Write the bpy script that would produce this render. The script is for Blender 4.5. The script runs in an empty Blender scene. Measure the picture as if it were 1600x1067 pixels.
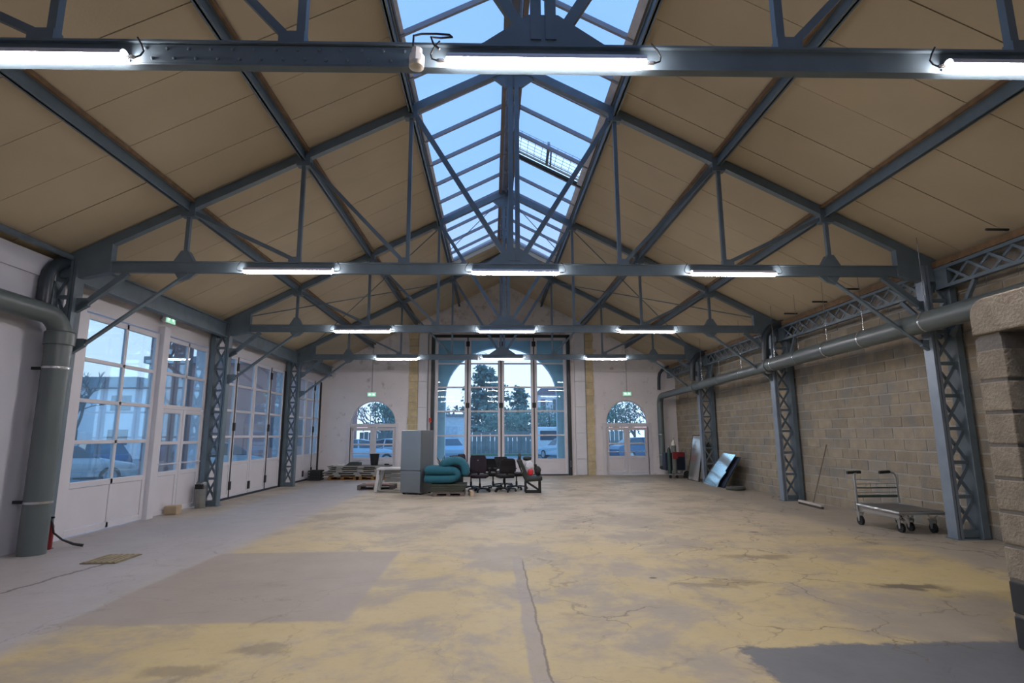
import bpy, math, random
import numpy as np
from mathutils import Vector, Matrix, Euler
random.seed(7)
sc = bpy.context.scene
COL = sc.collection
PI = math.pi

# ------------------------------------------------------------------ camera
F, YAW, PITCH, ROLL = 866.4, .0372, .1674, -.0052
CAM = Vector((-.344, 0, 1.5))
fw = Vector((math.sin(YAW)*math.cos(PITCH), math.cos(YAW)*math.cos(PITCH), math.sin(PITCH)))
rt = Vector((math.cos(YAW), -math.sin(YAW), 0)); up = rt.cross(fw)
rt, up = rt*math.cos(ROLL)+up*math.sin(ROLL), up*math.cos(ROLL)-rt*math.sin(ROLL)
cd = bpy.data.cameras.new('camera'); cam = bpy.data.objects.new('camera', cd); COL.objects.link(cam)
cd.sensor_width = 36; cd.lens = F*36/1600; cd.clip_end = 400; cd.clip_start = .05
cam.matrix_world = Matrix(((rt.x, up.x, -fw.x, CAM.x), (rt.y, up.y, -fw.y, CAM.y), (rt.z, up.z, -fw.z, CAM.z), (0, 0, 0, 1)))
sc.camera = cam

# ------------------------------------------------------------------ sky and exposure
w = bpy.data.worlds.new('sky'); sc.world = w; w.use_nodes = True
nt = w.node_tree; nt.nodes.clear()
def N(nt, t, **k):
    n = nt.nodes.new(t)
    for a, v in k.items(): setattr(n, a, v)
    return n
tc = N(nt, 'ShaderNodeTexCoord'); sp = N(nt, 'ShaderNodeSeparateXYZ'); rp = N(nt, 'ShaderNodeValToRGB')
bg = N(nt, 'ShaderNodeBackground'); wo = N(nt, 'ShaderNodeOutputWorld')
nz = N(nt, 'ShaderNodeTexNoise'); nz.inputs['Scale'].default_value = 2.2; nz.inputs['Detail'].default_value = 5
ma = N(nt, 'ShaderNodeMath', operation='MULTIPLY_ADD'); ma.inputs[1].default_value = .16; 
nt.links.new(tc.outputs['Generated'], sp.inputs[0]); nt.links.new(tc.outputs['Generated'], nz.inputs['Vector'])
nt.links.new(nz.outputs['Fac'], ma.inputs[0])
sb = N(nt, 'ShaderNodeMath', operation='SUBTRACT'); sb.inputs[1].default_value = .08
nt.links.new(sp.outputs['Z'], sb.inputs[0]); nt.links.new(sb.outputs[0], ma.inputs[2])
nt.links.new(ma.outputs[0], rp.inputs[0]); nt.links.new(rp.outputs[0], bg.inputs[0]); nt.links.new(bg.outputs[0], wo.inputs[0])
e = rp.color_ramp.elements
e[0].position = 0; e[0].color = (.95, .84, .95, 1)
e[1].position = 1; e[1].color = (.27, .48, .86, 1)
x = e.new(.16); x.color = (.86, .84, .97, 1)
x = e.new(.45); x.color = (.36, .58, .90, 1)
bg.inputs[1].default_value = 2.2
vs = sc.view_settings
vs.view_transform = 'Standard'; vs.look = 'None'; vs.gamma = 1; vs.use_curve_mapping = False
vs.exposure = 0.0
LAMP = 135.0        # radiance of the tube diffusers

# ------------------------------------------------------------------ materials
def s2l(c):
    return tuple((v/12.92 if v <= .04045 else ((v+.055)/1.055)**2.4) for v in (a/255 for a in c))
MATS = {}
def mat(name, rgb, rough=.6, metal=0, var=.12, scale=6, bump=0, bscale=30, spec=.5, rand=0, dirt=None, dscale=2, dth=.55):
    """procedural paint / metal / fabric; rgb is sRGB 0-255"""
    if name in MATS: return MATS[name]
    m = bpy.data.materials.new(name); m.use_nodes = True; t = m.node_tree
    b = t.nodes['Principled BSDF']; L = t.links
    b.inputs['Roughness'].default_value = rough; b.inputs['Metallic'].default_value = metal
    b.inputs['Specular IOR Level'].default_value = spec
    c = s2l(rgb)
    co = N(t, 'ShaderNodeNewGeometry')
    n = N(t, 'ShaderNodeTexNoise'); n.inputs['Scale'].default_value = scale; n.inputs['Detail'].default_value = 6
    L.new(co.outputs['Position'], n.inputs['Vector'])
    r = N(t, 'ShaderNodeValToRGB'); r.color_ramp.elements[0].position = .3; r.color_ramp.elements[1].position = .7
    r.color_ramp.elements[0].color = tuple(v*(1-var) for v in c)+(1,)
    r.color_ramp.elements[1].color = tuple(min(1, v*(1+var)) for v in c)+(1,)
    L.new(n.outputs['Fac'], r.inputs[0]); out = r.outputs[0]
    if dirt:
        n2 = N(t, 'ShaderNodeTexNoise'); n2.inputs['Scale'].default_value = dscale; n2.inputs['Detail'].default_value = 8
        n2.inputs['Roughness'].default_value = .65
        L.new(co.outputs['Position'], n2.inputs['Vector'])
        r2 = N(t, 'ShaderNodeValToRGB'); r2.color_ramp.elements[0].position = dth; r2.color_ramp.elements[1].position = dth+.15
        L.new(n2.outputs['Fac'], r2.inputs[0])
        mx = N(t, 'ShaderNodeMix', data_type='RGBA'); mx.inputs['B'].default_value = s2l(dirt)+(1,)
        L.new(r2.outputs[0], mx.inputs['Factor']); L.new(out, mx.inputs['A']); out = mx.outputs['Result']
    if rand:
        oi = N(t, 'ShaderNodeObjectInfo'); ad = N(t, 'ShaderNodeMath', operation='ADD'); fr = N(t, 'ShaderNodeMath', operation='FRACT')
        L.new(oi.outputs['Random'], ad.inputs[0]); L.new(co.outputs['Random Per Island'], ad.inputs[1]); L.new(ad.outputs[0], fr.inputs[0])
        mr = N(t, 'ShaderNodeMapRange'); mr.inputs['To Min'].default_value = 1-rand; mr.inputs['To Max'].default_value = 1+rand
        L.new(fr.outputs[0], mr.inputs[0])
        hs = N(t, 'ShaderNodeHueSaturation'); L.new(mr.outputs[0], hs.inputs['Value']); L.new(out, hs.inputs['Color']); out = hs.outputs[0]
    L.new(out, b.inputs['Base Color'])
    if bump:
        nb = N(t, 'ShaderNodeTexNoise'); nb.inputs['Scale'].default_value = bscale; nb.inputs['Detail'].default_value = 4
        L.new(co.outputs['Position'], nb.inputs['Vector'])
        bp = N(t, 'ShaderNodeBump'); bp.inputs['Strength'].default_value = bump; bp.inputs['Distance'].default_value = .02
        L.new(nb.outputs['Fac'], bp.inputs['Height']); L.new(bp.outputs[0], b.inputs['Normal'])
    MATS[name] = m; return m
def glass(name, tint, refl=.9, milky=0, mcol=(1, 1, 1), rough=.02):
    m = bpy.data.materials.new(name); m.use_nodes = True; t = m.node_tree; t.nodes.clear(); L = t.links
    o = N(t, 'ShaderNodeOutputMaterial'); tr = N(t, 'ShaderNodeBsdfTransparent'); tr.inputs[0].default_value = tint+(1,)
    gl = N(t, 'ShaderNodeBsdfGlossy'); gl.inputs['Roughness'].default_value = rough
    fr = N(t, 'ShaderNodeFresnel'); fr.inputs[0].default_value = 1.5
    mu = N(t, 'ShaderNodeMath', operation='MULTIPLY'); mu.inputs[1].default_value = refl
    mx = N(t, 'ShaderNodeMixShader'); L.new(fr.outputs[0], mu.inputs[0]); L.new(mu.outputs[0], mx.inputs[0])
    src = tr.outputs[0]
    if milky:
        tl = N(t, 'ShaderNodeBsdfTranslucent'); tl.inputs[0].default_value = mcol+(1,)
        m2 = N(t, 'ShaderNodeMixShader'); m2.inputs[0].default_value = milky; L.new(src, m2.inputs[1]); L.new(tl.outputs[0], m2.inputs[2]); src = m2.outputs[0]
    L.new(src, mx.inputs[1]); L.new(gl.outputs[0], mx.inputs[2]); L.new(mx.outputs[0], o.inputs[0])
    MATS[name] = m; return m
def emit(name, rgb, s):
    m = bpy.data.materials.new(name); m.use_nodes = True; t = m.node_tree
    b = t.nodes['Principled BSDF']; b.inputs['Base Color'].default_value = (.8, .8, .8, 1)
    b.inputs['Emission Color'].default_value = rgb+(1,); b.inputs['Emission Strength'].default_value = s
    MATS[name] = m; return m

STEEL = mat('slate_paint', (98, 112, 121), .5, 0, .12, 4, spec=.4)
STEEL_D = STEEL
GALV = mat('blue_grey_steel', (128, 140, 152), .4, .3, .1, 5)
WHITE = mat('white_frame_paint', (205, 202, 206), .45, 0, .03, 3)
PLAST = mat('white_plaster', (218, 213, 214), .85, 0, .05, 1.3, .25, 18, dirt=(168, 158, 152), dscale=3.2, dth=.6)
GABLE = mat('grey_gable_plaster', (214, 210, 209), .9, 0, .1, 2, .3, 14, dirt=(165, 158, 152), dscale=2.5, dth=.56)
BLACK = mat('black_rubber', (22, 23, 25), .6, 0, .1)
DARKG = mat('dark_green_black', (26, 34, 36), .5, 0, .1)
PIPEM = mat('grey_pvc', (88, 97, 97), .38, 0, .06, 3)
PIPED = mat('dark_cast_pipe', (48, 56, 62), .35, 0, .08, 3)
CHROME = mat('bright_metal', (190, 192, 195), .25, .9, .05)
WOODB = mat('brown_timber', (116, 90, 62), .75, 0, .25, 9)
PANEL = mat('beige_fibreboard', (182, 168, 142), .85, 0, .06, 1.1, .08, 40, rand=.025)
GLASS = glass('window_glass', (.70, .87, .95), .5, .045, (.9, .96, 1))
GLASSC = GLASS
SKYG = glass('skylight_glass', (.68, .75, .84), .15, .10, (.75, .86, 1), .5)
TUBE = emit('tube_diffuser', (1, .93, .93), LAMP)

# ------------------------------------------------------------------ mesh helpers
class MB:
    def __init__(s): s.v = []; s.f = []
    def add(s, vs, fs):
        o = len(s.v); s.v += [tuple(p) for p in vs]; s.f += [tuple(i+o for i in q) for q in fs]; return s
    def box(s, x0, x1, y0, y1, z0, z1):
        return s.add([(x0,y0,z0),(x1,y0,z0),(x1,y1,z0),(x0,y1,z0),(x0,y0,z1),(x1,y0,z1),(x1,y1,z1),(x0,y1,z1)],
                     [(3,2,1,0),(4,5,6,7),(0,1,5,4),(1,2,6,5),(2,3,7,6),(3,0,4,7)])
    def obox(s, c, size, R):
        c = Vector(c); a, b, d = (v/2 for v in size)
        vs = [c+R@Vector((i*a, j*b, k*d)) for k in (-1,1) for i, j in ((-1,-1),(1,-1),(1,1),(-1,1))]
        return s.add(vs, [(3,2,1,0),(4,5,6,7),(0,1,5,4),(1,2,6,5),(2,3,7,6),(3,0,4,7)])
    def bar(s, p0, p1, wd, ht, upv=(0,0,1)):
        """rectangular bar p0->p1; ht measured along upv, wd across"""
        p0, p1 = Vector(p0), Vector(p1); d = (p1-p0); L = d.length; d.normalize(); u = Vector(upv)
        u = u-d*u.dot(d)
        if u.length < 1e-4: u = Vector((0,1,0))-d*d.y
        u.normalize(); r = d.cross(u)
        R = Matrix((r, d, u)).transposed()
        return s.obox((p0+p1)/2, (wd, L, ht), R)
    def tube(s, pts, r, n=10, cap=True):
        pts = [Vector(p) for p in pts]; rs = r if isinstance(r, (list, tuple)) else [r]*len(pts)
        rings = []; prev = None
        for i, p in enumerate(pts):
            t = (pts[min(i+1, len(pts)-1)]-pts[max(i-1, 0)]).normalized()
            if prev is None:
                a = Vector((0,0,1)) if abs(t.z) < .9 else Vector((1,0,0))
                u = (a-t*a.dot(t)).normalized()
            else: u = (prev-t*prev.dot(t)).normalized()
            prev = u; q = t.cross(u)
            rings.append([p+(u*math.cos(2*PI*k/n)+q*math.sin(2*PI*k/n))*rs[i] for k in range(n)])
        vs = [p for g in rings for p in g]; fs = []
        for i in range(len(pts)-1):
            for k in range(n): fs.append((i*n+k, i*n+(k+1)%n, (i+1)*n+(k+1)%n, (i+1)*n+k))
        if cap: fs.append(tuple(range(n))[::-1]); fs.append(tuple((len(pts)-1)*n+k for k in range(n)))
        return s.add(vs, fs)
    def lathe(s, prof, c=(0,0,0), n=16):
        vs = [(c[0]+r*math.cos(2*PI*k/n), c[1]+r*math.sin(2*PI*k/n), c[2]+z) for r, z in prof for k in range(n)]; fs = []
        for i in range(len(prof)-1):
            for k in range(n): fs.append((i*n+k, i*n+(k+1)%n, (i+1)*n+(k+1)%n, (i+1)*n+k))
        fs.append(tuple(range(n))[::-1]); fs.append(tuple((len(prof)-1)*n+k for k in range(n)))
        return s.add(vs, fs)
    def prism(s, poly, ax, a0, a1):
        """poly 2-D outline extruded along axis ax ('x','y','z') from a0 to a1"""
        def P(p, a): return {'x': (a, p[0], p[1]), 'y': (p[0], a, p[1]), 'z': (p[0], p[1], a)}[ax]
        n = len(poly); vs = [P(p, a0) for p in poly]+[P(p, a1) for p in poly]
        fs = [tuple(range(n)), tuple(range(n, 2*n))[::-1]]+[(i, i+n, (i+1)%n+n, (i+1)%n) for i in range(n)]
        return s.add(vs, fs)
    def ellip(s, c, r, nu=14, nv=8, pw=1.0):
        vs = []; fs = []
        def sp(v): return math.copysign(abs(v)**pw, v)
        for j in range(nv+1):
            th = PI*j/nv
            for i in range(nu):
                ph = 2*PI*i/nu
                vs.append((c[0]+r[0]*sp(math.sin(th))*sp(math.cos(ph)), c[1]+r[1]*sp(math.sin(th))*sp(math.sin(ph)), c[2]-r[2]*sp(math.cos(th))))
        for j in range(nv):
            for i in range(nu): fs.append((j*nu+i, j*nu+(i+1)%nu, (j+1)*nu+(i+1)%nu, (j+1)*nu+i))
        return s.add(vs, fs)
    def mesh(s, name, m, smooth=False, off=(0,0,0)):
        me = bpy.data.meshes.new(name)
        me.from_pydata([(a-off[0], b-off[1], c-off[2]) for a, b, c in s.v], [], s.f)
        me.update()
        import bmesh
        bm = bmesh.new(); bm.from_mesh(me); bmesh.ops.recalc_face_normals(bm, faces=bm.faces); bm.to_mesh(me); bm.free()
        me.materials.append(m)
        if smooth:
            me.polygons.foreach_set('use_smooth', [True]*len(me.polygons))
            try: me.set_sharp_from_angle(angle=math.radians(40))
            except Exception: pass
        return me
ROOT = {}
def base_of(o):
    b = Vector((0,0,0))
    while o is not None: b += o.location; o = o.parent
    return b
def part(name, mb, m, parent, smooth=False, bevel=0, local=False, label=None, kind=None):
    """child mesh; vertices given in world space (or the thing's own space if local)"""
    o = bpy.data.objects.new(name, mb.mesh(name, m, smooth, (0,0,0) if local else base_of(parent)))
    COL.objects.link(o); o.parent = parent
    if bevel:
        md = o.modifiers.new('bevel', 'BEVEL'); md.width = bevel; md.segments = 2; md.limit_method = 'ANGLE'
    if label: o['label'] = label
    if kind: o['kind'] = kind
    return o
def thing(name, label, cat, loc=(0,0,0), rz=0, group=None):
    o = bpy.data.objects.new(name, None); COL.objects.link(o); o.location = loc; o.rotation_euler = (0,0,rz)
    o.empty_display_size = .1
    o['label'] = label; o['category'] = cat
    if group: o['group'] = group
    return o
def solo(name, mb, m, label, cat, group=None, smooth=False, bevel=0):
    """a thing that is one mesh"""
    a = np.array(mb.v); c = ((a[:,0].min()+a[:,0].max())/2, (a[:,1].min()+a[:,1].max())/2, a[:,2].min())
    o = bpy.data.objects.new(name, mb.mesh(name, m, smooth, c)); COL.objects.link(o); o.location = c
    o['label'] = label; o['category'] = cat
    if group: o['group'] = group
    if bevel:
        md = o.modifiers.new('bevel', 'BEVEL'); md.width = bevel; md.segments = 2; md.limit_method = 'ANGLE'
    return o
def struct(name, mb, m, label=None, smooth=False):
    o = bpy.data.objects.new(name, mb.mesh(name, m, smooth)); COL.objects.link(o); o['kind'] = 'structure'
    if label: o['label'] = label
    return o
def sempty(name, label, loc=(0,0,0)):
    o = bpy.data.objects.new(name, None); COL.objects.link(o); o.location = loc; o['kind'] = 'structure'; o['label'] = label
    o.empty_display_size = .1
    return o
def inst(name, me, parent, loc, rot=(0,0,0), scale=(1,1,1)):
    o = bpy.data.objects.new(name, me); COL.objects.link(o); o.parent = parent
    o.location = Vector(loc)-(base_of(parent) if parent else Vector()); o.rotation_euler = rot; o.scale = scale
    return o
def dup(root, loc, rz=None, label=None, group=None):
    r = root.copy(); COL.objects.link(r); r.location = loc
    if rz is not None: r.rotation_euler = (0,0,rz)
    if label: r['label'] = label
    if group: r['group'] = group
    for ch in root.children:
        c = ch.copy(); COL.objects.link(c); c.parent = r
        for g in ch.children:
            d = g.copy(); COL.objects.link(d); d.parent = c
    return r
def subsurf(o, n=2):
    md = o.modifiers.new('sub', 'SUBSURF'); md.levels = n; md.render_levels = n
    o.data.polygons.foreach_set('use_smooth', [True]*len(o.data.polygons))

# ------------------------------------------------------------------ main dimensions
Y0, BAY = 3.336, 4.754
TY = [Y0, Y0+BAY, Y0+2*BAY, Y0+3*BAY]           # truss planes
YE = 21.35                                      # end wall face
YB = -3.2                                       # wall behind the camera
SL, RZ = .507, 7.39                             # roof slope, node line at ridge
XP = (4.887, 3.232, 1.61)
def rz(x): return RZ-SL*abs(x)
ANG = math.atan(SL)
WR, WL = 6.80, -6.78
SKE = 16.4                                      # far end of the skylight

# ------------------------------------------------------------------ floor
def floor_material():
    m = bpy.data.materials.new('worn_painted_concrete'); m.use_nodes = True; t = m.node_tree; L = t.links
    b = t.nodes['Principled BSDF']
    g = N(t, 'ShaderNodeNewGeometry'); pos = g.outputs['Position']
    def noise(scale, detail=6, rough=.6, vec=None, dist=0):
        n = N(t, 'ShaderNodeTexNoise'); n.inputs['Scale'].default_value = scale; n.inputs['Detail'].default_value = detail
        n.inputs['Roughness'].default_value = rough; n.inputs['Distortion'].default_value = dist
        L.new(vec or pos, n.inputs['Vector']); return n.outputs['Fac']
    def math_(op, a, bb=None, c=None):
        n = N(t, 'ShaderNodeMath', operation=op)
        for i, v in enumerate((a, bb, c)):
            if v is None: continue
            if isinstance(v, (int, float)): n.inputs[i].default_value = v
            else: L.new(v, n.inputs[i])
        return n.outputs[0]
    def step(v, lo, hi):
        n = N(t, 'ShaderNodeMapRange'); n.interpolation_type = 'SMOOTHSTEP'
        n.inputs['From Min'].default_value = lo; n.inputs['From Max'].default_value = hi; L.new(v, n.inputs[0]); return n.outputs[0]
    def mix(f, a, c):
        n = N(t, 'ShaderNodeMix', data_type='RGBA')
        for k, v in (('Factor', f), ('A', a), ('B', c)):
            if isinstance(v, (int, float)): n.inputs[k].default_value = v
            elif isinstance(v, tuple): n.inputs[k].default_value = s2l(v)+(1,)
            else: L.new(v, n.inputs[k])
        return n.outputs['Result']
    # wobble the position a little so borders are not ruler straight
    s = N(t, 'ShaderNodeSeparateXYZ'); L.new(pos, s.inputs[0]); X, Y = s.outputs['X'], s.outputs['Y']
    w1 = math_('MULTIPLY_ADD', noise(1.6, 8, .7), .7, -.35); Xw = math_('ADD', X, w1)
    w2 = math_('MULTIPLY_ADD', noise(1.9, 8, .7, dist=.3), .8, -.4); Yw = math_('ADD', Y, w2)
    conc = mix(noise(.9, 8, .65), (138, 126, 108), (160, 148, 130))
    yel = mix(noise(1.3, 7, .65), (168, 149, 104), (182, 164, 120))
    pale = mix(noise(1.0, 7, .6), (166, 152, 130), (182, 169, 147))
    yel = mix(step(math_('ADD', Y, math_('MULTIPLY', noise(.5, 3), 5)), 8.5, 14), yel, pale)
    cov = step(noise(.75, 9, .72, dist=.25), .40, .56)
    col = mix(cov, conc, yel)
    # grey lane beside the glazed doors and along the block wall
    lane = mix(noise(1.4, 7, .65), (146, 141, 140), (168, 163, 162))
    lf = math_('SUBTRACT', 1, step(math_('ADD', X, math_('MULTIPLY', w1, .35)), -3.95, -3.6))
    edge = math_('MULTIPLY', math_('SUBTRACT', 1, step(Xw, -6.0, -5.6)), step(Yw, 10.6, 11.6))
    lf = math_('MULTIPLY', lf, math_('SUBTRACT', 1, math_('MULTIPLY', edge, .8)))
    col = mix(math_('MULTIPLY', lf, .92), col, lane)
    rf = step(Xw, 5.0, 5.5); col = mix(math_('MULTIPLY', rf, .85), col, (148, 139, 126))
    # rectangular repair patch
    def rect(x0, x1, y0, y1, xx, yy, s_=.04):
        a = math_('MULTIPLY', step(xx, x0-s_, x0+s_), math_('SUBTRACT', 1, step(xx, x1-s_, x1+s_)))
        c = math_('MULTIPLY', step(yy, y0-s_, y0+s_), math_('SUBTRACT', 1, step(yy, y1-s_, y1+s_)))
        return math_('MULTIPLY', a, c)
    xs = math_('ADD', X, math_('MULTIPLY', w1, .12)); ys = math_('ADD', Y, math_('MULTIPLY', w2, .1))
    patch = mix(noise(1.1, 6, .6), (138, 127, 117), (152, 142, 132))
    col = mix(math_('MULTIPLY', rect(-3.85, -1.55, 4.92, 7.72, xs, ys), .95), col, patch)
    # dark grey repair in front of the partition
    dk = mix(noise(2.2, 8, .7), (84, 86, 88), (106, 107, 107))
    col = mix(rect(1.42, 9, -5, 4.22, Xw, math_('ADD', Y, math_('MULTIPLY', w2, .5)), .03), col, dk)
    # middle joint strip
    jw = math_('ABSOLUTE', math_('ADD', math_('ADD', X, .03), math_('MULTIPLY', w1, .12)))
    j = math_('MULTIPLY', math_('SUBTRACT', 1, step(jw, .05, .075)), math_('SUBTRACT', 1, step(Y, 7.2, 7.35)))
    col = mix(math_('MULTIPLY', j, .7), col, (142, 133, 126))
    jc = math_('ABSOLUTE', math_('SUBTRACT', math_('ADD', X, math_('MULTIPLY', w1, .14)), .03))
    jc = math_('MULTIPLY', math_('SUBTRACT', 1, step(jc, .004, .014)), math_('SUBTRACT', 1, step(Y, 6.9, 7.3)))
    col = mix(math_('MULTIPLY', jc, .75), col, (92, 80, 68))
    # cracks
    nv = N(t, 'ShaderNodeTexNoise'); nv.inputs['Scale'].default_value = 2.3; nv.inputs['Detail'].default_value = 5; L.new(pos, nv.inputs['Vector'])
    mv = N(t, 'ShaderNodeVectorMath', operation='MULTIPLY_ADD'); L.new(nv.outputs['Color'], mv.inputs[0]); mv.inputs[1].default_value = (.9, .9, 0); L.new(pos, mv.inputs[2])
    def crack(scale, wd):
        v = N(t, 'ShaderNodeTexVoronoi'); v.feature = 'DISTANCE_TO_EDGE'; v.inputs['Scale'].default_value = scale; L.new(mv.outputs[0], v.inputs['Vector'])
        return math_('SUBTRACT', 1, step(v.outputs['Distance'], wd*.3, wd))
    reg = math_('MULTIPLY', step(noise(.55, 4), .44, .56), step(X, -.5, .8))
    ck = math_('MAXIMUM', math_('MULTIPLY', crack(1.1, .016), reg), math_('MULTIPLY', crack(.42, .003), .4))
    col = mix(math_('MULTIPLY', ck, .62), col, (88, 78, 66))
    # stains and scuffs
    mp = N(t, 'ShaderNodeMapping'); mp.inputs['Scale'].default_value = (.6, 1.6, 1); L.new(pos, mp.inputs[0])
    st = step(noise(1.0, 8, .7, mp.outputs[0], .5), .60, .76); col = mix(math_('MULTIPLY', st, .6), col, (112, 100, 86))
    sc2 = math_('MULTIPLY', step(noise(2.6, 9, .75, dist=.6), .56, .70), step(noise(.45, 3), .42, .58)); col = mix(math_('MULTIPLY', sc2, .42), col, (104, 94, 80))
    sp3 = step(noise(22, 4, .6), .70, .78); col = mix(math_('MULTIPLY', sp3, .5), col, (88, 80, 70))
    for (cx, cy, rx, ry, k) in ((3.83, 5.64, .42, .16, .8), (2.9, 7.1, .5, .18, .5), (1.37, 6.16, .05, .04, 1), (3.73, 8.84, .09, .05, .95), (-2.0, 4.35, .24, .16, .4), (-2.35, 3.95, .3, .17, .4), (2.0, 5.9, .6, .1, .35)):
        dx = math_('MULTIPLY', math_('SUBTRACT', Xw if rx > .1 else X, cx), 1/rx); dy = math_('MULTIPLY', math_('SUBTRACT', Yw if rx > .1 else Y, cy), 1/ry)
        d = math_('SQRT', math_('ADD', math_('MULTIPLY', dx, dx), math_('MULTIPLY', dy, dy)))
        col = mix(math_('MULTIPLY', math_('SUBTRACT', 1, step(d, .5, 1.1)), k), col, (74, 64, 52))
    # long crack beside the drain
    q = math_('ABSOLUTE', math_('SUBTRACT', math_('ADD', X, math_('MULTIPLY', w1, .45)), math_('MULTIPLY_ADD', Y, .12, -5.85)))
    q = math_('MULTIPLY', math_('SUBTRACT', 1, step(q, .012, .03)), rect(-6, -4, 5.9, 7.3, X, Y, .1)); col = mix(math_('MULTIPLY', q, .8), col, (84, 76, 64))
    fine = noise(14, 6, .7); col = mix(math_('MULTIPLY', step(fine, .5, .75), .22), col, (120, 110, 98))
    L.new(col, b.inputs['Base Color'])
    rr = N(t, 'ShaderNodeMapRange'); rr.inputs['To Min'].default_value = .42; rr.inputs['To Max'].default_value = .7; L.new(noise(2.4, 6), rr.inputs[0]); L.new(rr.outputs[0], b.inputs['Roughness'])
    b.inputs['Specular IOR Level'].default_value = .4
    bp = N(t, 'ShaderNodeBump'); bp.inputs['Strength'].default_value = .25; bp.inputs['Distance'].default_value = .01
    L.new(math_('SUBTRACT', noise(9, 6, .7), math_('MULTIPLY', ck, .8)), bp.inputs['Height']); L.new(bp.outputs[0], b.inputs['Normal'])
    return m
FL = struct('floor', MB().box(-7.0, 7.0, YB, 22.4, -.12, 0), floor_material(), 'worn yellow-painted concrete floor with grey repair patches')
gr = part('drain_grate', MB().box(-5.28, -4.86, 7.18, 7.70, .002, .012), mat('drain_iron', (132, 120, 98), .6, .4, .2), FL)
for i in range(6):
    part('grate_bar', MB().box(-5.26+i*.07, -5.23+i*.07, 7.2, 7.68, .012, .02), mat('drain_bar', (152, 138, 110), .6, .3, .2), gr)

# ------------------------------------------------------------------ roof: deck + single boards
def roofpt(x, off=.085): return rz(x)+off
deck = MB()
for s in (-1, 1):
    for (xa, xb, ya, yb) in ((XP[2]-.04, 7.25, YB, 22.4), (0, XP[2]-.04, SKE, 22.4)):
        za, zb = roofpt(xa, .13), roofpt(xb, .13)
        deck.add([(s*xa, ya, za), (s*xb, ya, zb), (s*xb, yb, zb), (s*xa, yb, za), (s*xa, ya, za+.08), (s*xb, ya, zb+.08), (s*xb, yb, zb+.08), (s*xa, yb, za+.08)],
                 [(0,1,2,3),(4,5,6,7),(0,1,5,4),(1,2,6,5),(2,3,7,6),(3,0,4,7)])
CE = struct('ceiling', deck, mat('roof_underlay', (96, 84, 64), .9), 'pitched roof lined with beige boards')
pm = MB().box(-.5, .5, -.5, .5, -.5, .5).mesh('panel', PANEL)
for s, ph in ((-1, 5.01), (1, 5.335)):
    k0 = math.floor((YB-ph)/.755)
    ys = [YB]+[ph+.755*k for k in range(k0, 24) if YB+.05 < ph+.755*k < YE-.03]+[YE+.02]
    for (xa, xb) in ((XP[0]+.03, 6.95), (XP[1]+.03, XP[0]-.03), (XP[2]+.02, XP[1]-.03), (.0, XP[2]-.02)):
        for i in range(len(ys)-1):
            ya, yb = ys[i], ys[i+1]
            if xa == 0:
                if yb < SKE+.1: continue
                ya = max(ya, SKE)
            xm = (xa+xb)/2; Ln = (xb-xa)/math.cos(ANG)
            inst('panel', pm, CE, (s*xm, (ya+yb)/2, roofpt(xm, .105+random.uniform(-.003, .003))), (0, s*ANG, 0), (Ln-.008, yb-ya-.010, .02))

# ------------------------------------------------------------------ walls
# block wall on the right: mortar backing with single blocks
wb = MB().box(WR+.007, WR+.25, YB, 22.4, 0, roofpt(WR, .12))
MORT = mat('grey_mortar', (160, 155, 146), .95, 0, .12, 4, .4, 40)
BLOCK = mat('concrete_block', (150, 138, 118), .92, 0, .14, 5, .5, 50, rand=.13, dirt=(132, 128, 120), dscale=1.7, dth=.47)
WRo = struct('wall_right', wb, MORT, 'bare concrete block wall with grey mortar smears')
blk = []
for r in range(20):
    z = r*.2
    if z+.2 > roofpt(WR, .0)+.02: break
    y = 4.0-(.25 if r % 2 else 0)
    while y < 22.3:
        y1 = min(y+.5, 22.3); 
        if y1 > 4.3: blk.append((max(y, 4.0), y1, z, z+.2))
        y += .5
def block_mesh(ln, seed):
    rnd = random.Random(seed); g = .007; c = .008
    a0, a1, z0, z1 = -ln/2+g, ln/2-g, g, .2-g
    j = lambda: rnd.uniform(-.004, .004)
    b = MB(); o = [(0.016, a0, z0), (0.016, a1, z0), (0.016, a1, z1), (0.016, a0, z1)]
    m_ = [(0+j(), a0+c, z0+c), (0+j(), a1-c, z0+c), (0+j(), a1-c, z1-c), (0+j(), a0+c, z1-c)]
    b.add(o+m_, [(4,5,6,7), (0,1,5,4), (1,2,6,5), (2,3,7,6), (3,0,4,7)]); return b
bm_ = {(ln, k): block_mesh(ln, k).mesh('concrete_block', BLOCK) for ln in (.5, .25) for k in range(5)}
vis = sorted([q for q in blk if q[3] > 0], key=lambda q: q[0])
near, far = vis[:300], vis[300:]
for (a, b_, z0, z1) in near:
    ln = .5 if b_-a > .3 else .25
    inst('concrete_block', bm_[(ln, random.randrange(5))], WRo, (WR+random.uniform(-.005, .003), (a+b_)/2, z0), (0,0,0), (1, (b_-a)/ln, 1))
fb = MB()
for i, (a, b_, z0, z1) in enumerate(far):
    q = block_mesh(b_-a, i); dx = random.uniform(-.005, .003)
    fb.add([(vx+WR+dx, vy+(a+b_)/2, vz+z0) for vx, vy, vz in q.v], q.f)
part('distant_blocks', fb, BLOCK, WRo, kind='stuff')

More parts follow.
